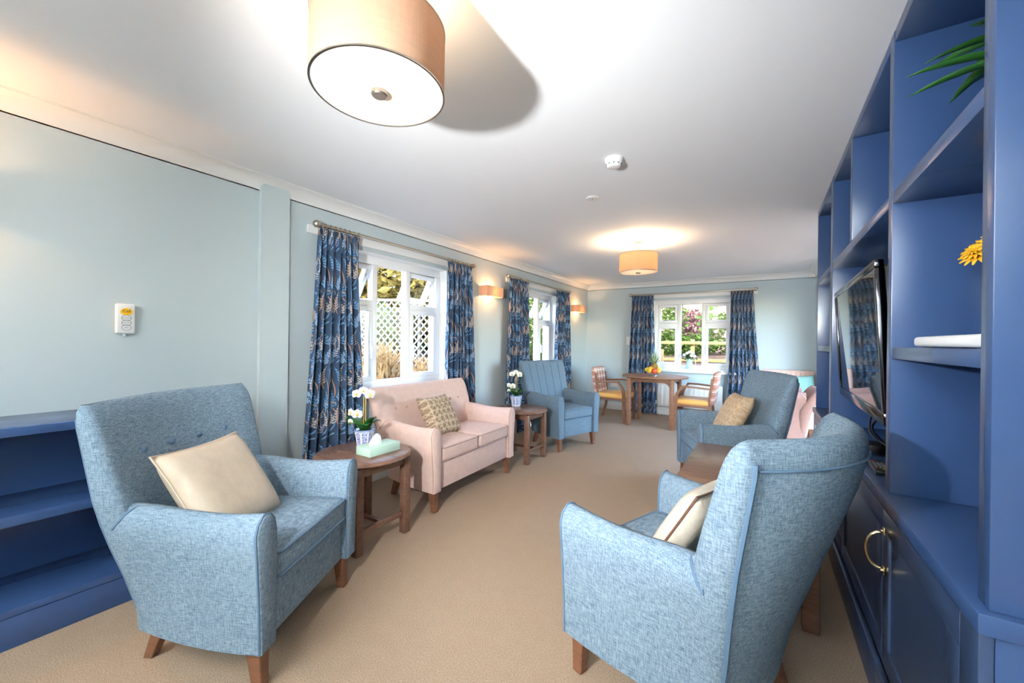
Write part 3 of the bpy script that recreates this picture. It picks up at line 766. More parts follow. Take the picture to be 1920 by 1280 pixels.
def door(par, y0, y1, hy):
    z0, z1, x = .155, .672, .352; fr = .072
    d = empty('door'); d.parent = par
    for nm, lo, hi in (('door_rail', (x, y0, z1 - fr), (x + .02, y1, z1)), ('door_rail', (x, y0, z0), (x + .02, y1, z0 + fr)), ('door_stile', (x, y0, z0 + fr), (x + .02, y0 + fr, z1 - fr)), ('door_stile', (x, y1 - fr, z0 + fr), (x + .02, y1, z1 - fr))):
        bx(nm, lo, hi, 'navy', d, bevel=.002)
    bx('door_panel', (x + .007, y0 + fr, z0 + fr), (x + .018, y1 - fr, z1 - fr), 'navy', d, bevel=0)
    handle(d, x, hy, .475, .605)
cabs = ((1.114, 1.817, ((1.20, 1.815, 1.785),), 'blue single door base cabinet at the near end of the bookcase'),
        (1.819, 3.44, ((1.822, 2.628, 2.545), (2.632, 3.437, 2.715)), 'blue double door base cabinet under the television'),
        (3.442, 4.0, ((3.445, 3.997, 3.53),), 'blue single door base cabinet at the far end of the bookcase'))
for ya, yb_, drs, lab in cabs:
    c = empty('base_cabinet', (0, 0, 0), 0, lab, 'cabinet', 'blue base cabinets')
    bx('carcass', (.374, ya, .14), (XR - .002, yb_, .684), 'blue', c, bevel=.001)
    if ya < 1.2: bx('end_stile', (.352, ya, .14), (.373, 1.197, .684), 'navy', c, bevel=.002)
    bx('top_rail', (.356, max(ya, 1.2), .674), (.374, yb_, .684), 'navy', c, bevel=0)
    bx('plinth', (.337, ya, 0), (.355, yb_, .138), 'navy', c, bevel=.003)
    for d in drs: door(c, *d)

# television
tv = empty('television', (.346, 1.97, 1.5423), 0, 'flat black television with chrome bezel tilted forward in the bookcase bay', 'television')
tv.rotation_euler = (0, -math.atan((.381 - .346) / .619), -.02)
TVW, TVH = 1.17, .62
mbx = lambda nm, lo, hi, m, b=.004, par=tv: bx(nm, lo, hi, m, par, bevel=b)
mbx('body', (.028, .02, -TVH + .02), (.075, TVW - .02, -.02), 'black', .008)
scr = mbx('screen', (.006, .028, -TVH + .05), (.028, TVW - .028, -.03), 'screen', 0)
for lo, hi in (((0, 0, -.03), (.03, TVW, 0)), ((0, 0, -TVH), (.03, TVW, -TVH + .05)), ((0, 0, -TVH + .05), (.03, .028, -.03)), ((0, TVW - .028, -TVH + .05), (.03, TVW, -.03))): mbx('bezel', lo, hi, 'chrome', .006)
mbx('sticker', (.040, .0185, -.40), (.068, .0205, -.33), 'white', 0)
mbx('wall_bracket', (.075, .45, -.42), (.24, .72, -.22), 'black', .004)
for k, pts in enumerate(([(.46, 2.35, .93), (.43, 2.42, .86), (.46, 2.52, .80), (.52, 2.62, .74)], [(.44, 2.45, .95), (.41, 2.36, .84), (.45, 2.22, .80), (.50, 2.05, .74)])):
    MB().tube(catmull(pts, 6), .0045, 6).build('cable', 'black', label=('black power cable hanging behind the television to the plug block', 'black aerial cable looping down below the television')[k], cat='cable')
pa = empty('power_adapter', (.44, 2.47, .7255), .1, 'black plug block on the worktop beneath the television', 'power adapter')
MB().box((-.05, -.06, 0), (.05, .06, .045)).build('casing', 'black', pa, bevel=.012); MB().tube([(.03, -.05, .012), (.05, -.12, .006), (.08, -.2, .006)], .004, 6).build('lead', 'black', pa)
rm = empty('remote_control', (.40, 2.13, .7252), -.04, 'black remote control with coloured buttons on the worktop', 'remote control')
MB().box((-.024, -.09, 0), (.024, .09, .018)).build('casing', 'black', rm, bevel=.005)
bc_ = [plain('button_red', (200, 60, 50), .5), plain('button_green', (70, 150, 90), .5), plain('button_yellow', (220, 190, 50), .5), plain('button_blue', (70, 140, 200), .5), plain('button_grey', (150, 150, 150), .5)]
for i in range(4): MB().box((-.020 + i * .0105, -.058, .0175), (-.013 + i * .0105, -.052, .0200)).build('button', bc_[i], rm)
for r_ in range(5):
    for i in range(3): MB().box((-.017 + i * .013, -.035 + r_ * .02, .0175), (-.009 + i * .013, -.027 + r_ * .02, .0200)).build('button', bc_[4], rm)
MB().box((-.019, .066, .0175), (-.009, .073, .0200)).build('button', bc_[0], rm)
# white box on the shelf
wb = empty('media_box', (.40, 1.26, 1.2172), 0, 'slim white rounded electronic box lying on the bookcase shelf', 'electronics')
MB().box((0, 0, .002), (.12, .47, .033)).build('casing', 'plaster', wb, bevel=.010, seg=3); MB().box((.004, .466, .010), (.05, .4715, .022)).build('socket', 'black', wb)
for sx in (.02, .10):
    for sy in (.05, .42): MB().lathe([(.008, 0), (.008, .003)], 10, (sx, sy, 0)).build('foot', 'black', wb)
# yellow flowers in a vase on the same shelf
fv = empty('flower_vase', (.588, 1.60, 1.2172), 0, 'vase of yellow flowers standing on the bookcase shelf', 'vase')
MB().lathe([(.025, 0), (.030, .02), (.032, .07), (.026, .12), (.022, .14), (.028, .15)], 20).build('vase', 'plaster', fv)
def bloom(par, c, nrm, rad, n, mat, cm, layers=2):
    nrm = Vector(nrm).normalized(); x = nrm.orthogonal().normalized(); y = nrm.cross(x); mb = MB()
    for l in range(layers):
        rr = rad * (1 - .25 * l)
        for k in range(n):
            a = 2 * PI * (k + .5 * l) / n; d = x * math.cos(a) + y * math.sin(a); t = x * -math.sin(a) + y * math.cos(a)
            b0 = Vector(c) + nrm * (.006 * l); w = rr * 2.1 / n
            P_ = [b0 + d * (rr * .12), b0 + d * (rr * .6) + t * w + nrm * (rr * (.10 + .2 * l)), b0 + d * rr + t * w * .35 + nrm * (rr * .06 * (1 + 3 * l)), b0 + d * rr - t * w * .35 + nrm * (rr * .06 * (1 + 3 * l)), b0 + d * (rr * .6) - t * w + nrm * (rr * (.10 + .2 * l))]
            mb.add(P_, [(0, 1, 2, 3, 4)])
    f = mb.build('flower', mat, par, smooth=180, solid=.0012)
    MB().ball(Vector(c) + nrm * .006, rad * .2, 8).build('flower_centre', cm, f)
    return f
for c, nr, rd in (((-.070, .06, .270), (-.6, -.5, .55), .045), ((-.055, .0, .285), (-.2, -.7, .6), .042), ((-.01, -.05, .25), (0, -.5, .6), .04)):
    MB().tube([(0, 0, .14), (c[0] * .5, c[1] * .5, .2), c], .0025, 6).build('stem', 'leaf', fv); bloom(fv, c, nr, rd, 14, 'yellow', 'lip', 3)
MB().tube([(0, 0, .14), (.0, .01, .25), (.005, .02, .315)], .002, 6).build('stem', 'leaf', fv); bloom(fv, (.005, .02, .315), (0, -.3, 1), .015, 8, 'petal', 'lip', 1)
def spiky(loc, label, n, ln, seed, wide=.02):
    rr = random.Random(seed); r_ = empty('potted_plant', loc, 0, label, 'plant', 'spiky shelf plants')
    MB().lathe([(.045, 0), (.055, .04), (.065, .10), (.067, .11), (.058, .11), (.056, .095)], 20).build('pot', 'plaster', r_)
    MB().tube([(0, 0, .09), (0, 0, .28)], .010, 8).build('stem', 'leaf', r_)
    for k in range(n):
        a = 2 * PI * k / n * 2.4 + rr.uniform(-.3, .3); el = rr.uniform(-.15, .42); L_ = ln * rr.uniform(.75, 1.1) * (.42 if math.cos(a) > .25 else 1)
        d = Vector((math.cos(a), math.sin(a), 0)); t = Vector((-d.y, d.x, 0)); pts = []; z0 = .15 + .12 * k / n
        V = []
        for q in range(7):
            s_ = q / 6; c = d * (L_ * s_ * math.cos(el)) + Vector((0, 0, z0 + L_ * s_ * math.sin(el) - .05 * s_ * s_))
            w = wide * math.sin(PI * (.12 + .88 * s_)) ** .8 if s_ < 1 else .0006
            V += [c - t * w, c + Vector((0, 0, -.35 * w)), c + t * w]
        F_ = []
        for q in range(6):
            i = q * 3; F_ += [(i, i + 1, i + 4, i + 3), (i + 1, i + 2, i + 5, i + 4)]
        MB().add(V, F_).build('leaf', 'leaf', r_, smooth=180, solid=.001)
spiky((.52, 1.42, 1.7392), 'spiky green plant on the top shelf at the near end of the bookcase', 22, .21, 3)
spiky((.49, 3.34, 1.7392), 'spiky green plant on the top shelf at the far end of the bookcase', 12, .15, 5, .015)

# ------------------------------------------------------------------ lamps
def pendant(loc, label, power):
    r_ = empty('pendant_light', loc, 0, label, 'light', 'drum pendant lights')      # z = 0 at the ceiling
    MB().lathe([(.052, -.001), (.052, -.012), (.046, -.016), (.0, -.016)], 28, caps=False).build('ceiling_rose', 'steel', r_)
    MB().tube([(0, 0, -.015), (0, 0, -.30)], .006, 8).build('rod', 'steel', r_)
    n = 64; zb, zt, ro = -.331, -.142, .19
    MB().loft([[(rr * math.cos(2 * PI * k / n), rr * math.sin(2 * PI * k / n), z) for k in range(n)] for rr, z in ((ro, zb), (ro, zt), (ro - .002, zt), (ro - .002, zb), (ro, zb))], caps=False).build('shade', 'shade', r_, smooth=40)
    for z in (zb, zt - .004):
        MB().loft([[(rr * math.cos(2 * PI * k / n), rr * math.sin(2 * PI * k / n), zz) for k in range(n)] for rr, zz in ((ro + .0012, z), (ro + .0012, z + .004), (ro - .004, z + .004), (ro - .004, z), (ro + .0012, z))], caps=False).build('shade_rim', 'steel', r_, smooth=40)
    MB().lathe([(ro - .004, zb + .002), (ro - .004, zb + .004)], 64).build('diffuser', 'diffuser', r_)
    MB().lathe([(.0, zb - .012), (.020, zb - .012), (.024, zb - .008), (.024, zb + .001)], 24, caps=False).build('finial', 'steel', r_)
    for k in range(3):
        a = 2 * PI * k / 3; MB().tube([(0, 0, -.16), ((ro - .003) * math.cos(a), (ro - .003) * math.sin(a), -.146)], .002, 6).build('spoke', 'steel', r_)
    for k in range(2):
        s_ = 1 if k else -1
        MB().tube([(0, 0, -.2), (s_ * .03, 0, -.2), (s_ * .055, 0, -.2)], .013, 10).build('lamp_holder', 'plaster', r_)
    l = light('pendant_bulb', 'POINT', (0, 0, -.185), power, (1, .72, .44), shadow_soft_size=.06); l.parent = r_
    return r_
pendant((-.972, .786, ZC), 'large drum pendant light with linen shade on the ceiling near the camera', 5.5)
pendant((-1.105, 4.20, ZC), 'drum pendant light hanging in the far half of the room', 28)
def sconce(y, label, power):
    r_ = empty('wall_light', (XW, y, 1.756), 0, label, 'light', 'box shade wall lights')
    w, d, h = .325, .13, .118
    out = [(.001, 0), (d, 0), (d, w), (.001, w)]; inn = [(.001, .003), (d - .003, .003), (d - .003, w - .003), (.001, w - .003)]
    mb = MB(); V = [(x, yy, z) for z in (0, h) for x, yy in out] + [(x, yy, z) for z in (0, h) for x, yy in inn]; F_ = []
    for i in range(3): F_ += [(i, i + 1, i + 5, i + 4), (8 + i, 12 + i, 13 + i, 9 + i), (i, 8 + i, 9 + i, i + 1), (4 + i, 5 + i, 13 + i, 12 + i)]
    mb.add(V, F_).build('shade', 'sconce', r_, smooth=0)
    bx('backplate', (.0005, w / 2 - .05, .02), (.012, w / 2 + .05, h - .02), 'steel', r_)
    MB().tube([(.012, w / 2, h / 2), (.06, w / 2, h / 2)], .012, 10).build('lamp_holder', 'plaster', r_)
    l = light('wall_bulb', 'POINT', (.065, w / 2, h / 2), power, (1, .52, .21), shadow_soft_size=.02); l.parent = r_
sconce(3.762, 'rectangular wall light between the two left windows', 5.5)
sconce(6.45, 'rectangular wall light in the far left corner', 5.5)
sconce(-.24, 'rectangular wall light above the low bookcase beside the camera', 17)

# ------------------------------------------------------------------ small fittings
sd = empty('smoke_detector', (-.742, 2.262, ZC), 0, 'white smoke detector on the ceiling', 'smoke detector')
MB().lathe([(.052, 0), (.052, -.012), (.046, -.022)], 32).build('base', 'plaster', sd); MB().lathe([(.046, -.021), (.044, -.036), (.034, -.048), (.030, -.050)], 32).build('sensor_head', 'plaster', sd)
for k in range(10):
    a = 2 * PI * k / 10; MB().ball((.042 * math.cos(a), .042 * math.sin(a), -.036), .005, 6).build('vent_slot', 'black', sd)
cp = empty('ceiling_cover_plate', (-1.073, 2.793, ZC), 0, 'flat white round cover plate on the ceiling', 'cover plate')
MB().lathe([(.045, 0), (.045, -.004), (.038, -.007)], 28).build('disc', 'plaster', cp); MB().lathe([(.006, -.007), (.006, -.009)], 10).build('screw', 'steel', cp)
ca = empty('call_point', (XW, .681, 1.313), 0, 'white call unit with yellow Call button on the left wall', 'call point')
MB().box((.001, -.037, -.078), (.030, .037, .078)).build('casing', 'plaster', ca, bevel=.008, seg=3)
yb = plain('call_yellow', (246, 186, 8), .45); ink = plain('print_ink', (60, 62, 74), .6)
def disc_x(x, cy, cz, ry, rz, n=28, th=.002): return MB().loft([[(xx, cy + ry * math.cos(2 * PI * k / n), cz + rz * math.sin(2 * PI * k / n)) for k in range(n)] for xx in (x, x + th)])
disc_x(.0295, .003, .037, .0245, .0185).build('call_button', yb, ca)
tc = bpy.data.curves.new('call_text', 'FONT'); tc.body = 'Call'; tc.size = .021; tc.align_x = 'CENTER'; tc.align_y = 'CENTER'; tc.extrude = .0004
to = bpy.data.objects.new('call_text_curve', tc); COL.objects.link(to)
dg = bpy.context.evaluated_depsgraph_get(); tme = bpy.data.meshes.new_from_object(to.evaluated_get(dg)); bpy.data.objects.remove(to)
tme.materials.clear(); tme.materials.append(ink); txt = bpy.data.objects.new('button_lettering', tme); COL.objects.link(txt); txt.parent = ca
txt.matrix_local = Matrix(((0, 0, 1, .0319), (1, 0, 0, .003), (0, 1, 0, .040), (0, 0, 0, 1)))
for k in range(3):
    cz = .004 - k * .025
    MB().tube([(.0302, .003 + .0185 * math.cos(2 * PI * q / 24), cz + .015 * math.sin(2 * PI * q / 24)) for q in range(24)], .0008, 5, closed=True).build('button_outline', ink, ca)
    w = .017 if k < 2 else .009
    MB().tube([(.0302, .003 - w, cz), (.0302, .003 + w, cz)], .0007, 5).build('button_mark', ink, ca)
for yy in (-.015, .021): MB().ball((.0302, yy, .0595), .0016, 6).build('indicator', 'black', ca)
MB().tube([(.015, -.003, -.078), (.015, -.003, -.090)], .007, 10).build('pull_tab', 'plaster', ca)
def plate(name, loc, rz, label, cat, w=.075, h=.09, rockers=2):
    r_ = empty(name, loc, rz, label, cat); bx('face_plate', (-w / 2, .0005, -h / 2), (w / 2, .010, h / 2), 'plaster', r_, bevel=.003)
    for k in range(rockers): bx('rocker', (-.012, .009, -.03 + k * .034), (.012, .015, -.004 + k * .034), 'plaster', r_, bevel=.002)
plate('wall_switch', (-2.05, YF, 1.26), PI, 'white wall switch left of the far window curtain', 'switch', .07, .15)
plate('wall_socket', (-2.30, YF, .45), PI, 'white wall socket behind the left dining chair', 'socket', .146, .086)
plate('wall_socket', (XW, 6.42, .45), -PI / 2, 'white wall socket below the corner wall light', 'socket', .146, .086)
# radiator
ra = empty('radiator', (-1.02, YF - .04, .155), 0, 'white panel radiator under the far window', 'radiator')
bx('panel', (-.49, -.07, 0), (.49, -.012, .385), 'radiator', ra, bevel=.008)
for k in range(12): bx('rib', (-.44 + k * .074, -.074, .03), (-.405 + k * .074, -.069, .355), 'radiator', ra, bevel=.002)
bx('top_grille', (-.485, -.066, .385), (.485, -.016, .393), 'radiator', ra)
for sx in (-1, 1):
    MB().tube([(sx * .515, -.04, -.155), (sx * .515, -.04, .03), (sx * .49, -.04, .03)], .008, 8).build('pipe', 'steel', ra)
    MB().lathe([(.016, 0), (.018, .03), (.014, .06)], 14, (sx * .515, -.04, .03)).build('valve', 'plaster', ra)
for sx in (-.3, .3): bx('bracket', (sx - .015, -.012, .05), (sx + .015, .039, .33), 'radiator', ra)
# tissue box
tb = empty('tissue_box', (-2.025, 1.665, .5202), math.radians(90), 'mint green tissue box on the nearer side table', 'tissue box')
MB().box((-.115, -.065, 0), (.115, .065, .052)).build('carton', 'mint', tb, bevel=.002)
mb = MB(); V = []
for z, a, b, sh in ((.050, .045, .020, 0), (.075, .04, .018, .004), (.10, .026, .012, .012), (.112, .012, .004, .016)):
    V.append([(-.03 + sh + a * math.cos(2 * PI * k / 12) * (1 + .15 * math.sin(3 * k)), b * math.sin(2 * PI * k / 12), z + .006 * math.sin(2.3 * k)) for k in range(12)])
mb.loft(V).build('tissue', 'tissue', tb, smooth=60)

# orchids
def orchid(loc, rz, label, two_cane=True):
    r_ = empty('potted_orchid', loc, rz, label, 'plant', 'white orchids in blue and white pots')
    n = 8; prof = [(.046, 0), (.049, .012), (.055, .06), (.064, .098), (.069, .108), (.069, .113), (.060, .113), (.056, .100)]
    mb = MB(); uv = []
    for rr, z in prof:
        for k in range(n + 1):
            a = 2 * PI * k / n; mb.v.append((rr * math.cos(a), rr * math.sin(a), z)); uv.append((k / n * 2, z / .113))
    for i in range(len(prof) - 1):
        for k in range(n):
            a = i * (n + 1) + k; mb.f.append((a, a + 1, a + n + 2, a + n + 1))
    p = mb.build('pot', 'delft', r_, smooth=20)
    ul = p.data.uv_layers.new(name='UVMap')
    for lp in p.data.loops: ul.data[lp.index].uv = uv[lp.vertex_index]
    MB().lathe([(.044, .0005), (.044, .002)], 16).build('pot_base', 'delft', r_); MB().lathe([(.056, .094), (.050, .102), (.02, .104)], 20).build('moss', 'soil', r_)
    for a, ln, el, wd in ((2.7, .16, .85, .046), (-.35, .17, 1.0, .040), (.3, .15, .8, .038), (4.0, .15, .75, .050), (5.2, .13, .85, .044), (1.5, .12, .9, .036)):
        d = Vector((math.cos(a), math.sin(a), 0)); t = Vector((-d.y, d.x, 0)); V = []
        for q in range(8):
            s_ = q / 7; c = d * (ln * s_ * math.cos(el)) + Vector((0, 0, .102 + ln * s_ * math.sin(el) - .05 * s_ ** 3)); w = wd * math.sin(PI * (.15 + .84 * s_)) ** .7
            V += [c - t * w + Vector((0, 0, .25 * w)), c, c + t * w + Vector((0, 0, .25 * w))]
        F_ = []
        for q in range(7): i = q * 3; F_ += [(i, i + 1, i + 4, i + 3), (i + 1, i + 2, i + 5, i + 4)]
        MB().add(V, F_).build('leaf', 'leaf', r_, smooth=180, solid=.002)
    MB().tube([(.008, .0, .10), (.008, 0, .33)], .0032, 7).build('cane', 'cane', r_); MB().tube([(-.008, .004, .10), (-.008, .004, .32)], .0028, 7).build('cane', 'cane', r_)
    MB().tube(catmull([(.008, 0, .10), (.010, 0, .25), (.006, 0, .33), (-.012, -.01, .365), (-.04, -.02, .35)], 5), .0022, 6).build('flower_stem', 'leaf', r_)
    MB().tube(catmull([(-.008, 0, .10), (-.012, -.01, .20), (-.035, -.02, .235), (-.075, -.03, .215), (-.095, -.032, .175)], 5), .0022, 6).build('flower_stem', 'leaf', r_)
    def flower(c, nrm, rad):
        nrm = Vector(nrm).normalized(); x = Vector((0, 0, 1)).cross(nrm).normalized(); y = nrm.cross(x); c = Vector(c); mb = MB()
        for a, ln, wd in ((0.0, 1, .72), (PI, 1, .72), (PI / 2, .95, .42), (PI * 1.21, .9, .40), (PI * 1.79, .9, .40)):
            d = x * math.cos(a) + y * math.sin(a); t = x * -math.sin(a) + y * math.cos(a); V = [c]; m = 9
            for q in range(m):
                an = PI * (q / (m - 1)); V.append(c + d * (rad * ln * (.5 - .5 * math.cos(an))) + t * (rad * wd * math.sin(an)) + nrm * (rad * .12 * math.sin(an)))
            for q in range(m - 1, -1, -1):
                an = PI * (q / (m - 1)); V.append(c + d * (rad * ln * (.5 - .5 * math.cos(an))) - t * (rad * wd * math.sin(an)) + nrm * (rad * .12 * math.sin(an)))
            mid = len(V); V.append(c + d * rad * ln * .5 + nrm * rad * .02)
            k = list(range(1, mid)); F_ = [(k[i], k[i + 1], mid) for i in range(len(k) - 1)]
            mb.add(V, F_)
        f = mb.build('flower', 'petal', r_, smooth=180, solid=.001)
        MB().ball(c + nrm * .006 - y * .004, rad * .24, 8, (1, 1, 1.3)).build('lip', 'lip', f)
    for c, nr, rd in (((-.045, -.022, .345), (-.1, -1, .1), .032), ((-.005, -.012, .365), (.3, -1, .2), .030), ((.035, .0, .340), (.7, -.8, 0), .036),
                      ((-.075, -.035, .225), (-.5, -1, .1), .028), ((-.035, -.030, .215), (.2, -1, .1), .034), ((-.075, -.042, .170), (-.2, -1, -.1), .019)):
        flower(c, nr, rd)
    for c in ((-.10, -.032, .195), (-.108, -.03, .18), (-.094, -.03, .165)): MB().ball(c, .0075, 8, (1, 1, 1.3)).build('bud', 'leaf', r_)
orchid((-2.21, 1.70, .5202), .55, 'tall white orchid in blue and white pot beside the tissue box')
orchid((-2.27, 3.70, .5202), .45, 'white orchid in blue and white pot alone on the farther side table')

# fruit bowl, fruit and pineapple
FB = (-1.36, 6.13, .7352)
fb = empty('fruit_bowl', FB, 0, 'shallow glass fruit bowl on the round dining table', 'bowl')
MB().lathe([(.05, 0), (.05, .008), (.03, .02)], 28).build('foot', 'steel', fb)
MB().loft([[(r_ * math.cos(2 * PI * k / 32), r_ * math.sin(2 * PI * k / 32), z) for k in range(32)] for r_, z in ((.012, .02), (.06, .028), (.10, .05), (.125, .085), (.122, .085), (.097, .054), (.058, .033), (.01, .026))], caps=False).build('dish', 'glass', fb, smooth=60)
def fruit(nm, c, r_, col_, label, sq=(1, 1, 1)):
    o = empty(nm, (FB[0] + c[0], FB[1] + c[1], FB[2] + c[2]), 0, label, 'fruit', 'fruit in the bowl')
    MB().ball((0, 0, 0), r_, 16, sq).build('flesh', plain(nm + '_skin', col_, .4, var=.15, vscale=20), o, smooth=180)
    MB().tube([(0, 0, r_ * sq[2] * .9), (.003, 0, r_ * sq[2] + .008)], .002, 5).build('stalk', 'cane', o)
fruit('lemon', (-.085, -.035, .090), .036, (236, 200, 50), 'yellow lemon at the left edge of the fruit bowl', (1.2, 1, 1))
fruit('orange', (-.045, -.03, .105), .038, (240, 160, 40), 'orange beneath the pineapple on the left of the bowl')
fruit('grapefruit', (-.04, -.085, .082), .042, (238, 190, 50), 'large yellow citrus at the front left of the bowl')
fruit('apple', (.022, -.095, .078), .041, (214, 80, 46), 'red apple at the front of the bowl')
fruit('pear', (.075, -.02, .098), .040, (226, 206, 90), 'pale yellow pear on the right of the bowl', (1, 1, 1.1))
fruit('peach', (.075, -.075, .080), .037, (236, 160, 80), 'orange peach at the right front of the bowl')
pn = empty('pineapple', (FB[0] - .005, FB[1] + .03, FB[2] + .060), 0, 'pineapple with tall leafy crown standing in the fruit bowl', 'fruit')
mb = MB(); mb.lathe([(.028, 0), (.046, .02), (.055, .055), (.052, .09), (.036, .12), (.02, .128)], 20).build('body', plain('pineapple_skin', (170, 130, 50), .6, var=.5, vscale=60, bumps=(70, .8, .01)), pn)
MT['pine_leaf'] = plain('pineapple_leaf', (158, 176, 128), .5, var=.3, vscale=30)
for k in range(26):
    a = k * 2.4; el = lerp(.35, 1.45, k / 25); ln = lerp(.12, .25, k / 25); d = Vector((math.cos(a), math.sin(a), 0)); t = Vector((-d.y, d.x, 0)); V = []
    for q in range(5):
        s_ = q / 4; c = d * (.012 + ln * s_ * math.cos(el)) + Vector((0, 0, .122 + ln * s_ * math.sin(el) - .02 * s_ * s_)); w = .013 * (1 - s_) + .0004
        V += [c - t * w, c + t * w]
    MB().add(V, [(2 * q, 2 * q + 1, 2 * q + 3, 2 * q + 2) for q in range(4)]).build('crown_leaf', 'pine_leaf', pn, smooth=180, solid=.001)
# jug of flowers on the far sill
jv = empty('flower_jug', (-1.035, 7.235, WZ0 + .0325), 0, 'pale aqua jug of white flowers on the far window sill', 'vase')
MB().loft([[(r_ * math.cos(2 * PI * k / 24), r_ * math.sin(2 * PI * k / 24), z) for k in range(24)] for r_, z in ((.055, 0), (.060, .01), (.052, .07), (.042, .13), (.05, .165), (.046, .165), (.038, .13), (.04, .02))]).build('jug', 'aqua', jv, smooth=60)
MB().tube(catmull([(.045, 0, .145), (.085, 0, .13), (.09, 0, .08), (.055, 0, .04)], 5), .005, 7).build('handle', 'aqua', jv)
rr = random.Random(11); V = []
mb = MB()
for k in range(170):
    a = rr.uniform(0, 2 * PI); el = rr.uniform(-.2, 1.2); r_ = rr.uniform(.03, .115); c = Vector((r_ * math.cos(a) * math.cos(el) * 1.1, r_ * math.sin(a) * math.cos(el) * .55, .175 + .85 * r_ * math.sin(el)))
    d = Vector((rr.uniform(-1, 1), rr.uniform(-1, 1), rr.uniform(-.6, .6))).normalized(); t = d.orthogonal().normalized()
    mb.add([c, c + d * .02 + t * .010, c + d * .04, c + d * .02 - t * .010], [(0, 1, 2, 3)])
mb.build('foliage', 'leaf', jv, smooth=0, kind='stuff')
for c in ((-.075, -.045, .235), (-.03, -.055, .265), (.035, -.055, .225), (.08, -.045, .215), (.06, -.03, .26), (.0, -.02, .285)): bloom(jv, c, (c[0] * 3, -1, .5), .030, 9, 'petal', 'lip', 3)

# ------------------------------------------------------------------ garden
def leaf_mesh(name, mat, cells, n, size, seed, label, cat, group=None, shell=.5, kind=None):
    rr = random.Random(seed); mb = MB()
    for (cx, cy, cz, rx, ry, rz), k in zip(cells, [n // len(cells)] * len(cells)):
        for _ in range(k):
            while True:
                p = Vector((rr.uniform(-1, 1), rr.uniform(-1, 1), rr.uniform(-1, 1)))
                if shell < p.length <= 1: break
            c = Vector((cx + p.x * rx, cy + p.y * ry, cz + p.z * rz)); d = Vector((rr.uniform(-1, 1), rr.uniform(-1, 1), rr.uniform(-.7, .5))).normalized(); t = d.orthogonal().normalized(); t = Matrix.Rotation(rr.uniform(0, 6.3), 3, d) @ t
            s_ = size * rr.uniform(.6, 1.3); nn = d.cross(t) * s_ * .15
            mb.add([c, c + d * s_ * .5 + t * s_ * .28 + nn, c + d * s_, c + d * s_ * .5 - t * s_ * .28 + nn], [(0, 1, 2), (0, 2, 3)])
    return mb.build(name, mat, smooth=0, label=label, cat=cat, group=group, kind=kind)
def ground(name, fx, u0, u1, v0, v1, label, flip):
    mb = MB(); n = 40; rr = random.Random(4)
    for i in range(n + 1):
        for j in range(n + 1):
            a = lerp(u0, u1, i / n); b = lerp(v0, v1, j / n); z = fx(b) + rr.uniform(-.025, .025)
            mb.v.append((b, a, z) if flip else (a, b, z))
    for i in range(n):
        for j in range(n): a = i * (n + 1) + j; mb.f.append((a, a + 1, a + n + 2, a + n + 1))
    return mb.build(name, 'soil', smooth=180, kind='structure')
gl = lambda x: pw(-x, [(3.1, .45), (4.2, .62), (5.5, .85), (8, 1.0), (14, 1.2)])
gf = lambda y: pw(y, [(7.45, .35), (9.0, .72), (10.5, .95), (15, 1.1)])
ground('garden_bank', gl, -1, 7.4, -14, -3.11, '', True); ground('garden_bed', gf, -9, 5, 7.46, 16, '', False)
bx('terrace', (.85, YB, -.1), (9, 7.45, .0), 'house', bevel=0, kind='structure')
# litter over the bank
mb = MB(); rr = random.Random(9)
for _ in range(2600):
    x = -3.32 - rr.random() ** 1.3 * 2.8; y = rr.uniform(2.4, 5.6); z = gl(x) + rr.uniform(.0, .05); a = rr.uniform(0, 6.3); s_ = rr.uniform(.02, .055); d = Vector((math.cos(a), math.sin(a), rr.uniform(-.5, .5))); t = Vector((-math.sin(a), math.cos(a), rr.uniform(-.5, .5)))
    c = Vector((x, y, z)); mb.add([c, c + d * s_ + t * s_ * .4, c + d * s_ * 2, c + d * s_ - t * s_ * .4], [(0, 1, 2, 3)])
mb.build('fallen_leaves', 'litter', smooth=0, label='orange brown fallen leaves covering the bank outside the trellis window', cat='leaves', kind='stuff')
# diamond trellis
d_ = Vector((math.cos(TH), math.sin(TH), 0)); tc_ = Vector((-4.62, 4.19, 0))
tr = empty('garden_trellis', (tc_.x, tc_.y, .7), TH, 'cream diamond trellis panel in the garden outside the left window', 'trellis')
z0, z1, L0, L1 = .05, 1.12, -1.5, 1.25
def clipseg(u0, sl):
    # line through (u0, z0) with slope sl, clipped to the panel
    pts = [(u0, z0), (u0 + (z1 - z0) * sl, z1)]
    (ua, za), (ub, zb_) = pts
    def at(u): return za + (u - ua) / (ub - ua) * (zb_ - za)
    lo, hi = sorted((ua, ub)); lo2, hi2 = max(lo, L0), min(hi, L1)
    if hi2 - lo2 < .04: return None
    return (lo2, at(lo2)), (hi2, at(hi2))
pitch = .098; k = 0
for sl, off in ((.85, .0), (-.85, .012)):
    u = L0 - 1.2
    while u < L1 + 1.2:
        sg = clipseg(u, sl); u += pitch
        if sg is None: continue
        (ua, za), (ub, zb_) = sg; dv = Vector((ub - ua, 0, zb_ - za)).normalized(); nv = Vector((-dv.z, 0, dv.x)) * .011
        a, b = Vector((ua, off, za)), Vector((ub, off, zb_)); dy = Vector((0, .005, 0))
        MB().loft([[p + nv + dy, p - nv + dy, p - nv - dy, p + nv - dy] for p in (a, b)]).build('slat', 'trellis', tr, smooth=0)
for z in (z0, z1): bx('rail', (L0, -.018, z - .02), (L1, .022, z + .02), 'trellis', tr)
for u in (L0, -.62, .26, L1): bx('post', (u - .022, .024, z0 - .2), (u + .022, .06, z1 + .02), 'trellis', tr)
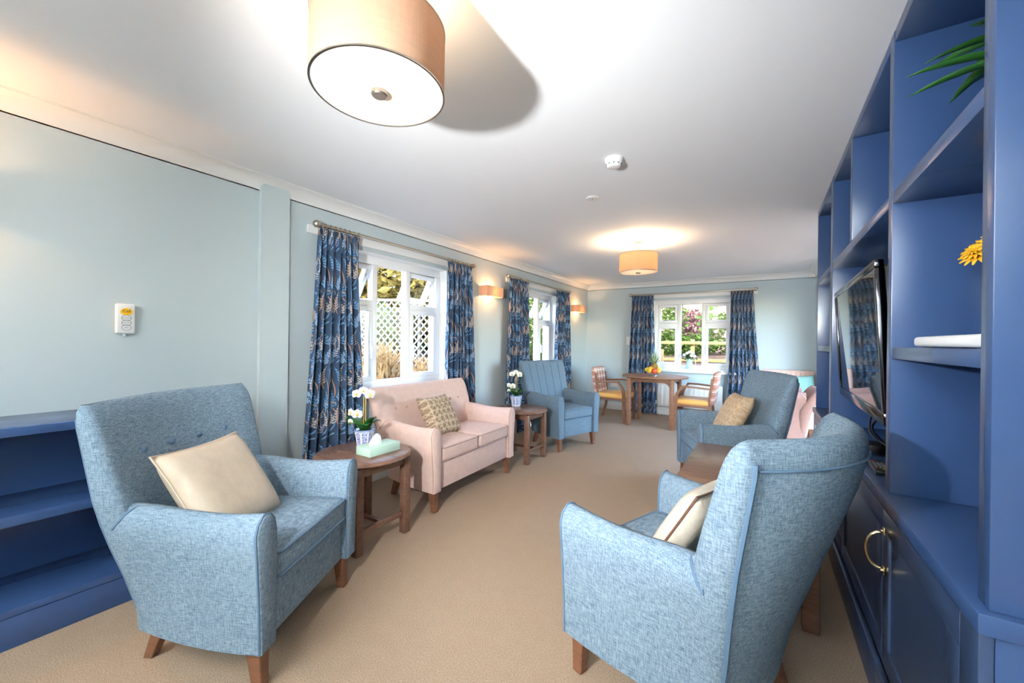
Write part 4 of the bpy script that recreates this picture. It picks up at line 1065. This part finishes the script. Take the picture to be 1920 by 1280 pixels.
# straw-coloured clump in front of the trellis
for q, (sx, sy, n, h, lab) in enumerate(((-4.55, 3.75, 150, .55, 'clump of dry straw coloured stems before the trellis on the left'), (-4.05, 4.15, 130, .42, 'clump of dry straw coloured stems before the trellis on the right'))):
    mb = MB(); rr = random.Random(20 + q)
    for _ in range(n):
        a = rr.uniform(0, 6.3); r_ = rr.uniform(0, .22); b = Vector((sx + r_ * math.cos(a), sy + r_ * math.sin(a), gl(sx) - .05)); hh = h * rr.uniform(.5, 1.1)
        tip = b + Vector((rr.uniform(-.25, .25), rr.uniform(-.25, .25), hh)); mid = (b + tip) / 2 + Vector((rr.uniform(-.04, .04), rr.uniform(-.04, .04), .04)); t = Vector((d_.x, d_.y, 0)) * rr.uniform(.006, .013)
        mb.add([b - t, b + t, mid + t, mid - t, tip + t * .2, tip - t * .2], [(0, 1, 2, 3), (3, 2, 4, 5)])
    mb.build('dry_grass', 'fol_straw', smooth=0, label=lab, cat='grass')
leaf_mesh('garden_shrub', 'fol_gold', [(-6.6, 5.6, 2.5, 1.5, 1.3, 1.2), (-5.6, 6.6, 2.4, 1.2, 1.2, 1.3), (-8.0, 4.6, 2.6, 1.6, 1.6, 1.6), (-8.5, 7.5, 2.6, 2.2, 1.6, 2.2)], 14000, .2, 31, 'golden leaved hedge rising above the trellis', 'shrub', 'garden shrubs')
leaf_mesh('garden_hedge', 'fol_green', [(-8.2, 5.2, 1.2, .8, 2.2, 1.1), (-7.2, 8.2, 1.2, 1.6, 1.0, 1.1), (-9.5, 2.0, 1.4, .8, 2.4, 1.4)], 7000, .26, 34, 'dense green hedge at the back of the side garden', 'hedge')
leaf_mesh('garden_shrub', 'fol_green', [(-5.5, 4.2, 1.35, .5, .5, .55)], 900, .12, 32, 'green bush growing behind the trellis', 'shrub', 'garden shrubs')
leaf_mesh('garden_shrub', 'fol_green', [(-4.6, 8.4, 1.9, .9, 1.2, 1.3), (-5.6, 9.8, 1.9, 1.2, 1.4, 1.6)], 5000, .12, 33, 'green hedge outside the farther left window', 'shrub', 'garden shrubs')
# far garden
leaf_mesh('garden_shrub', 'fol_green', [(-2.35, 10.6, 1.9, .75, .6, 1.2), (-3.3, 10.8, 2.0, .9, .6, 1.4)], 5200, .11, 41, 'bushy green shrub at the left of the far window', 'shrub', 'garden shrubs')
leaf_mesh('garden_shrub', 'fol_purple', [(-1.55, 11.3, 1.55, .42, .35, .55)], 1100, .10, 42, 'dark purple leaved shrub behind the rail fence', 'shrub', 'garden shrubs')
leaf_mesh('garden_shrub', 'fol_green', [(-1.95, 10.4, 1.20, .55, .3, .35), (-1.35, 10.6, 1.2, .5, .3, .28)], 1700, .09, 43, 'low leafy green planting behind the rail fence', 'shrub', 'garden shrubs')
sh4 = leaf_mesh('garden_shrub', 'fol_green', [(-.55, 10.9, 1.5, .75, .5, .55), (.5, 10.9, 1.6, .7, .5, .6)], 3200, .09, 44, 'green shrub with pink blossoms at the right of the far window', 'shrub', 'garden shrubs')
rr = random.Random(45); pinkm = plain('pink_blossom', (236, 120, 150), .6)
for k in range(14):
    c = Vector((rr.uniform(-1.05, .2), 10.38 + rr.uniform(-.05, .1), rr.uniform(1.35, 1.85))); MB().ball(c, .05, 8, (1, 1, .8)).build('blossom', pinkm, sh4, smooth=60)
vn = empty('climbing_vine', (-1.12, 10.0, .85), 0, 'tall broad leaved plant growing up beside the fence post', 'plant')
MB().tube(catmull([(0, 0, 0), (.03, 0, .7), (-.02, 0, 1.3), (.02, 0, 2.0)], 5), .018, 7).build('stem', 'cane', vn)
rr = random.Random(46); lm = None
for k in range(44):
    a = rr.uniform(0, 6.3); z = rr.uniform(.3, 2.0); c = Vector((math.cos(a) * rr.uniform(.03, .24), math.sin(a) * .15, z)); s_ = rr.uniform(.09, .15)
    if lm is None:
        V = [(0, 0, 0)] + [(s2 * .5 * math.cos(an), s2 * .5 * math.sin(an) + .5, .06 * math.cos(2 * an)) for an, s2 in [(2 * PI * q / 10, (1 if q % 2 else .72)) for q in range(10)]]
        lo_ = MB().add(V, [(0, i + 1, (i + 1) % 10 + 1) for i in range(10)]).build('leaf', 'fol_green', vn, smooth=0); lm = lo_
    else: lo_ = lm.copy(); COL.objects.link(lo_); lo_.parent = vn
    lo_.location = c; lo_.scale = (s_, s_, s_); lo_.rotation_euler = (rr.uniform(.6, 1.6), rr.uniform(-.5, .5), rr.uniform(-.9, .9))
rf = empty('rail_fence', (-1.0, 9.6, .8), 0, 'yellowish timber post and rail fence in the far garden', 'fence')
for z, xs in ((.44, (-2.6, 1.8)), (.06, (-2.6, 1.8))): bx('rail', (xs[0], -.02, z - .035), (xs[1], .02, z + .035), 'rail', rf)
for x in (-2.4, -1.3, -.32, .44, 1.5): bx('post', (x - .04, .021, -.6), (x + .04, .09, .52), 'rail', rf)
bx('garden_plank', (-2.15, 8.55, .45), (-1.72, 8.59, 1.10), 'plank', label='raw timber board leaning in the far garden bed', cat='board', rot=(0, 0, 0))
hs = empty('neighbour_house', (0, 14.2, 0), 0, 'peach rendered house wall beyond the far garden', 'building')
bx('wall', (-9, 0, 0), (6, .3, 5.2), 'house', hs, bevel=0)
bx('window', (-5.2, -.02, 2.2), (-4.2, .01, 3.4), 'upvc', hs)
